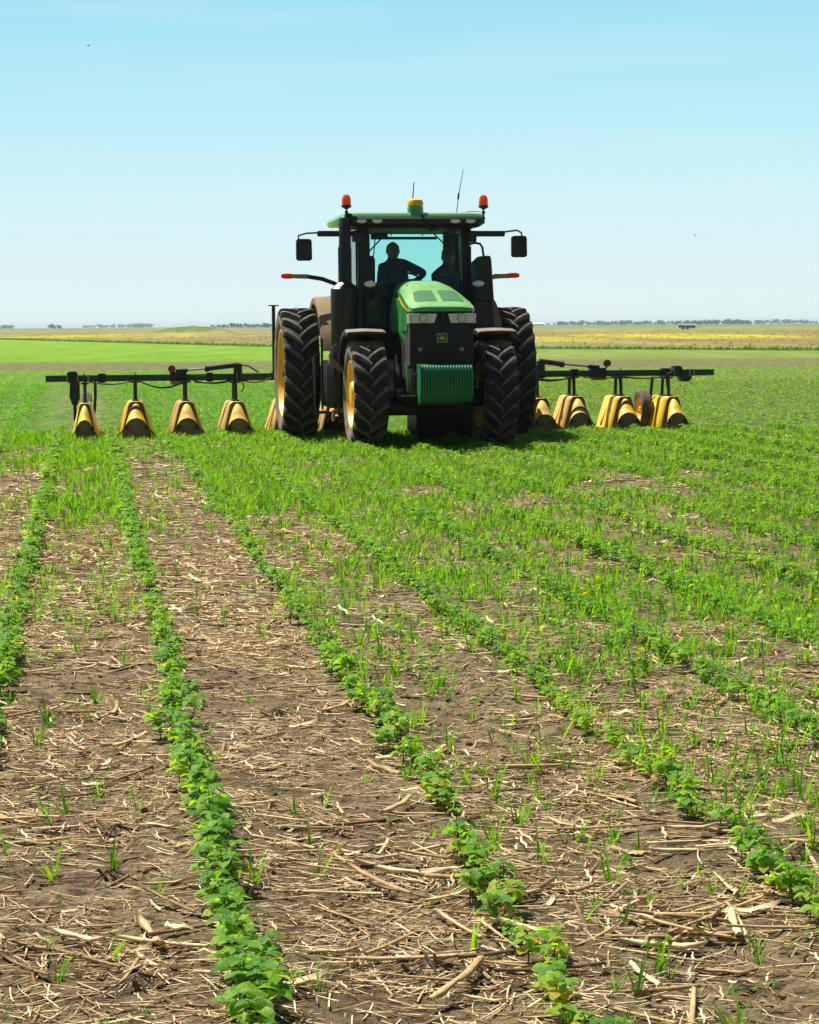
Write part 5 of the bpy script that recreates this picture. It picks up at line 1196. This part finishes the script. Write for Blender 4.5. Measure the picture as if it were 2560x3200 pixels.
for i in range(len(X)):
    k = int(rng.choice(10, p=[.16, .12, .10, .14, .08, .06, .05, .12, .03, .14])); o = sm[k]
    if k in used: o = o.copy(); COL.objects.link(o)
    used.add(k); x, y = float(X[i]), float(Y[i]); s = rng.uniform(.65, 1.1); a = rng.normal() * .55 + (math.pi if rng.uniform() < .5 else 0) if rng.uniform() < .6 else rng.uniform(0, 6.28)
    if not np.isnan(HA[i]): a = float(HA[i])
    o.location = (x, y, float(ground_z(x, y)) + rng.uniform(.002, .014 if np.isnan(HA[i]) else .04)); o.rotation_euler = (0, rng.normal() * .06, a); o.scale = (s, s, s)
    c = int(np.floor(rowpos(np.array(x), np.array(y)))); husk = k in (5, 6, 8)
    nm = 'curled dry corn husk' if husk else 'dry corn stalk'
    if husk: o.name = 'corn_husk'
    where = {-1: 'left of the first unbroken bean row', 0: 'on the bare strip between bean rows', 1: 'between the two bean rows right of the bare strip', 2: 'on the weedy ground at the right'}.get(c, 'at the left edge' if c < 0 else 'at the far right edge')
    tag(o, f'{nm} lying {where}', 'corn husk' if husk else 'corn stalk', f'{"corn husks" if husk else "corn stalks"} {where}')
for k in range(10):
    if k not in used: bpy.data.objects.remove(sm[k])
def litter(name, y0, y1, dens, protos, smin, smax, power=1.0, m=2.0, zmax=.012, thin_by_grass=False):
    X, Y = random_area(y0, y1, dens, m); k = rng.uniform(size=len(X)) < straw_dens(X, Y) ** power * 1.3
    if thin_by_grass: k &= rng.uniform(size=len(X)) < np.clip(1.2 - sub_dens(X, Y) / 90.0, .05, 1)
    X, Y = X[k], Y[k]; n = len(X); P = pts_on(X, Y); P[:, 2] += rng.uniform(.0, zmax, n); a = np.where(rng.uniform(size=n) < .45, rng.normal(size=n) * .6, rng.uniform(0, 6.28, n))
    V, Q, T, _ = scatter(protos, P, a, rng.uniform(smin, smax, n), rng.normal(size=n) * .26 - .01, rng.integers(0, len(protos), n)); tag(np_mesh(name, V, Q, STRAW, T), kind='stuff')
litter('chaff', 4.7, 12.0, 1600, SL, .20, .85, .9)
litter('stalk_litter', 4.7, 9.5, 70, SQ_, .22, .7, 1.0)
litter('straw_litter', 9.2, 20.0, 120, SQ_, .40, .95, .8, thin_by_grass=True)
litter('mid_chaff', 12.0, 22.0, 420, SL, .7, 1.5, .8, thin_by_grass=True)
litter('far_straw', 20.0, 33.0, 85, SQ_, .6, 1.1, .6, thin_by_grass=True)
# ---- rotten stubble crowns still standing
def stub_proto(seed):
    r = np.random.default_rng(seed); V, Q, T = [], [], []
    for k in range(r.integers(2, 5)):
        a = r.uniform(0, 6.28); b0 = (.03 * math.cos(a), .03 * math.sin(a), -.01); q = (b0[0] + r.normal() * .05, b0[1] + r.normal() * .05, r.uniform(.012, .04)); thin(V, Q, T, b0, q, r.uniform(.004, .008), r.uniform(.15, .6))
    for k in range(9):
        a = r.uniform(0, 6.28); l = r.uniform(.04, .09); thin(V, Q, T, (.01 * math.cos(a), .01 * math.sin(a), .035), (l * math.cos(a), l * math.sin(a), .002), .003, r.uniform(0, .35))
    return A(V, Q, T)
for i, (x, y, wh) in enumerate(((-.72, 5.45, 'nearest the lower left corner'), (-.93, 6.5, 'left of the bean row low in the picture'), (-1.0, 7.1, 'left of the bean row beside the left frame edge'), (.05, 5.55, 'on the bare strip lowest in the picture'), (.22, 6.1, 'on the bare strip beside a heap of stalks'), (.9, 7.6, 'just right of the third bean row'), (1.25, 6.7, 'at the lower right among weeds'), (-.6, 9.3, 'half way up the left residue strip'))):
    q = stub_proto(460 + i); o = np_mesh('corn_stubble', *q[:2], STRAW, q[2]); o.location = (x, y, float(ground_z(x, y))); o.rotation_euler = (0, 0, i * 1.3); o.scale = (1.3, 1.3, 1.1)
    tag(o, f'dark rotten corn stubble crown {wh}', 'corn stubble', 'corn stubble crowns')
# ---- clods
def clod(seed):
    r = np.random.default_rng(seed); b = MB(); b.ell((0, 0, .3), (1, .8, .62), 8, 5); V = np.array(b.v); V = V * (1 + .28 * np.array([math.sin(v[0] * 3 + seed) * math.cos(v[1] * 4 + v[2] * 2 + seed) for v in V]))[:, None] + r.normal(size=V.shape) * .06
    return V * .012, np.array([f for f in b.f if len(f) == 4]), np.full(len(V), r.uniform(.2, .8))
CL = [clod(s) for s in range(5)]
X, Y = random_area(4.7, 13.0, 260, 1.5); k = rng.uniform(size=len(X)) < np.clip((fbm(X * 2.2, Y * 2.2, 151, 3) - .3) * 3, .05, 1); X, Y = X[k], Y[k]; n = len(X); P = pts_on(X, Y)
V, Q, T, _ = scatter(CL, P, rng.uniform(0, 6.28, n), np.clip(rng.lognormal(-.95, .5, n), .15, 1.3), rng.normal(size=n) * .2, rng.integers(0, 5, n)); tag(np_mesh('soil_clods', V, Q, CLODM, T), kind='stuff')

# ================================================================== HAZE over the plain
HZ = bpy.data.materials.new('air_haze'); t = NT(HZ)
v = t.n('ShaderNodeVolumePrincipled'); v.inputs['Color'].default_value = (0.78, 0.94, 1.0, 1); v.inputs['Density'].default_value = 0.00013; v.inputs['Anisotropy'].default_value = 0.2
t.l(v.outputs[0], t.out.inputs['Volume'])
b = MB(); b.box(-3200, 3200, -100, 15500, -1.2, 13.5); hz = b.build('haze', HZ, None, 0); tag(hz, kind='stuff')
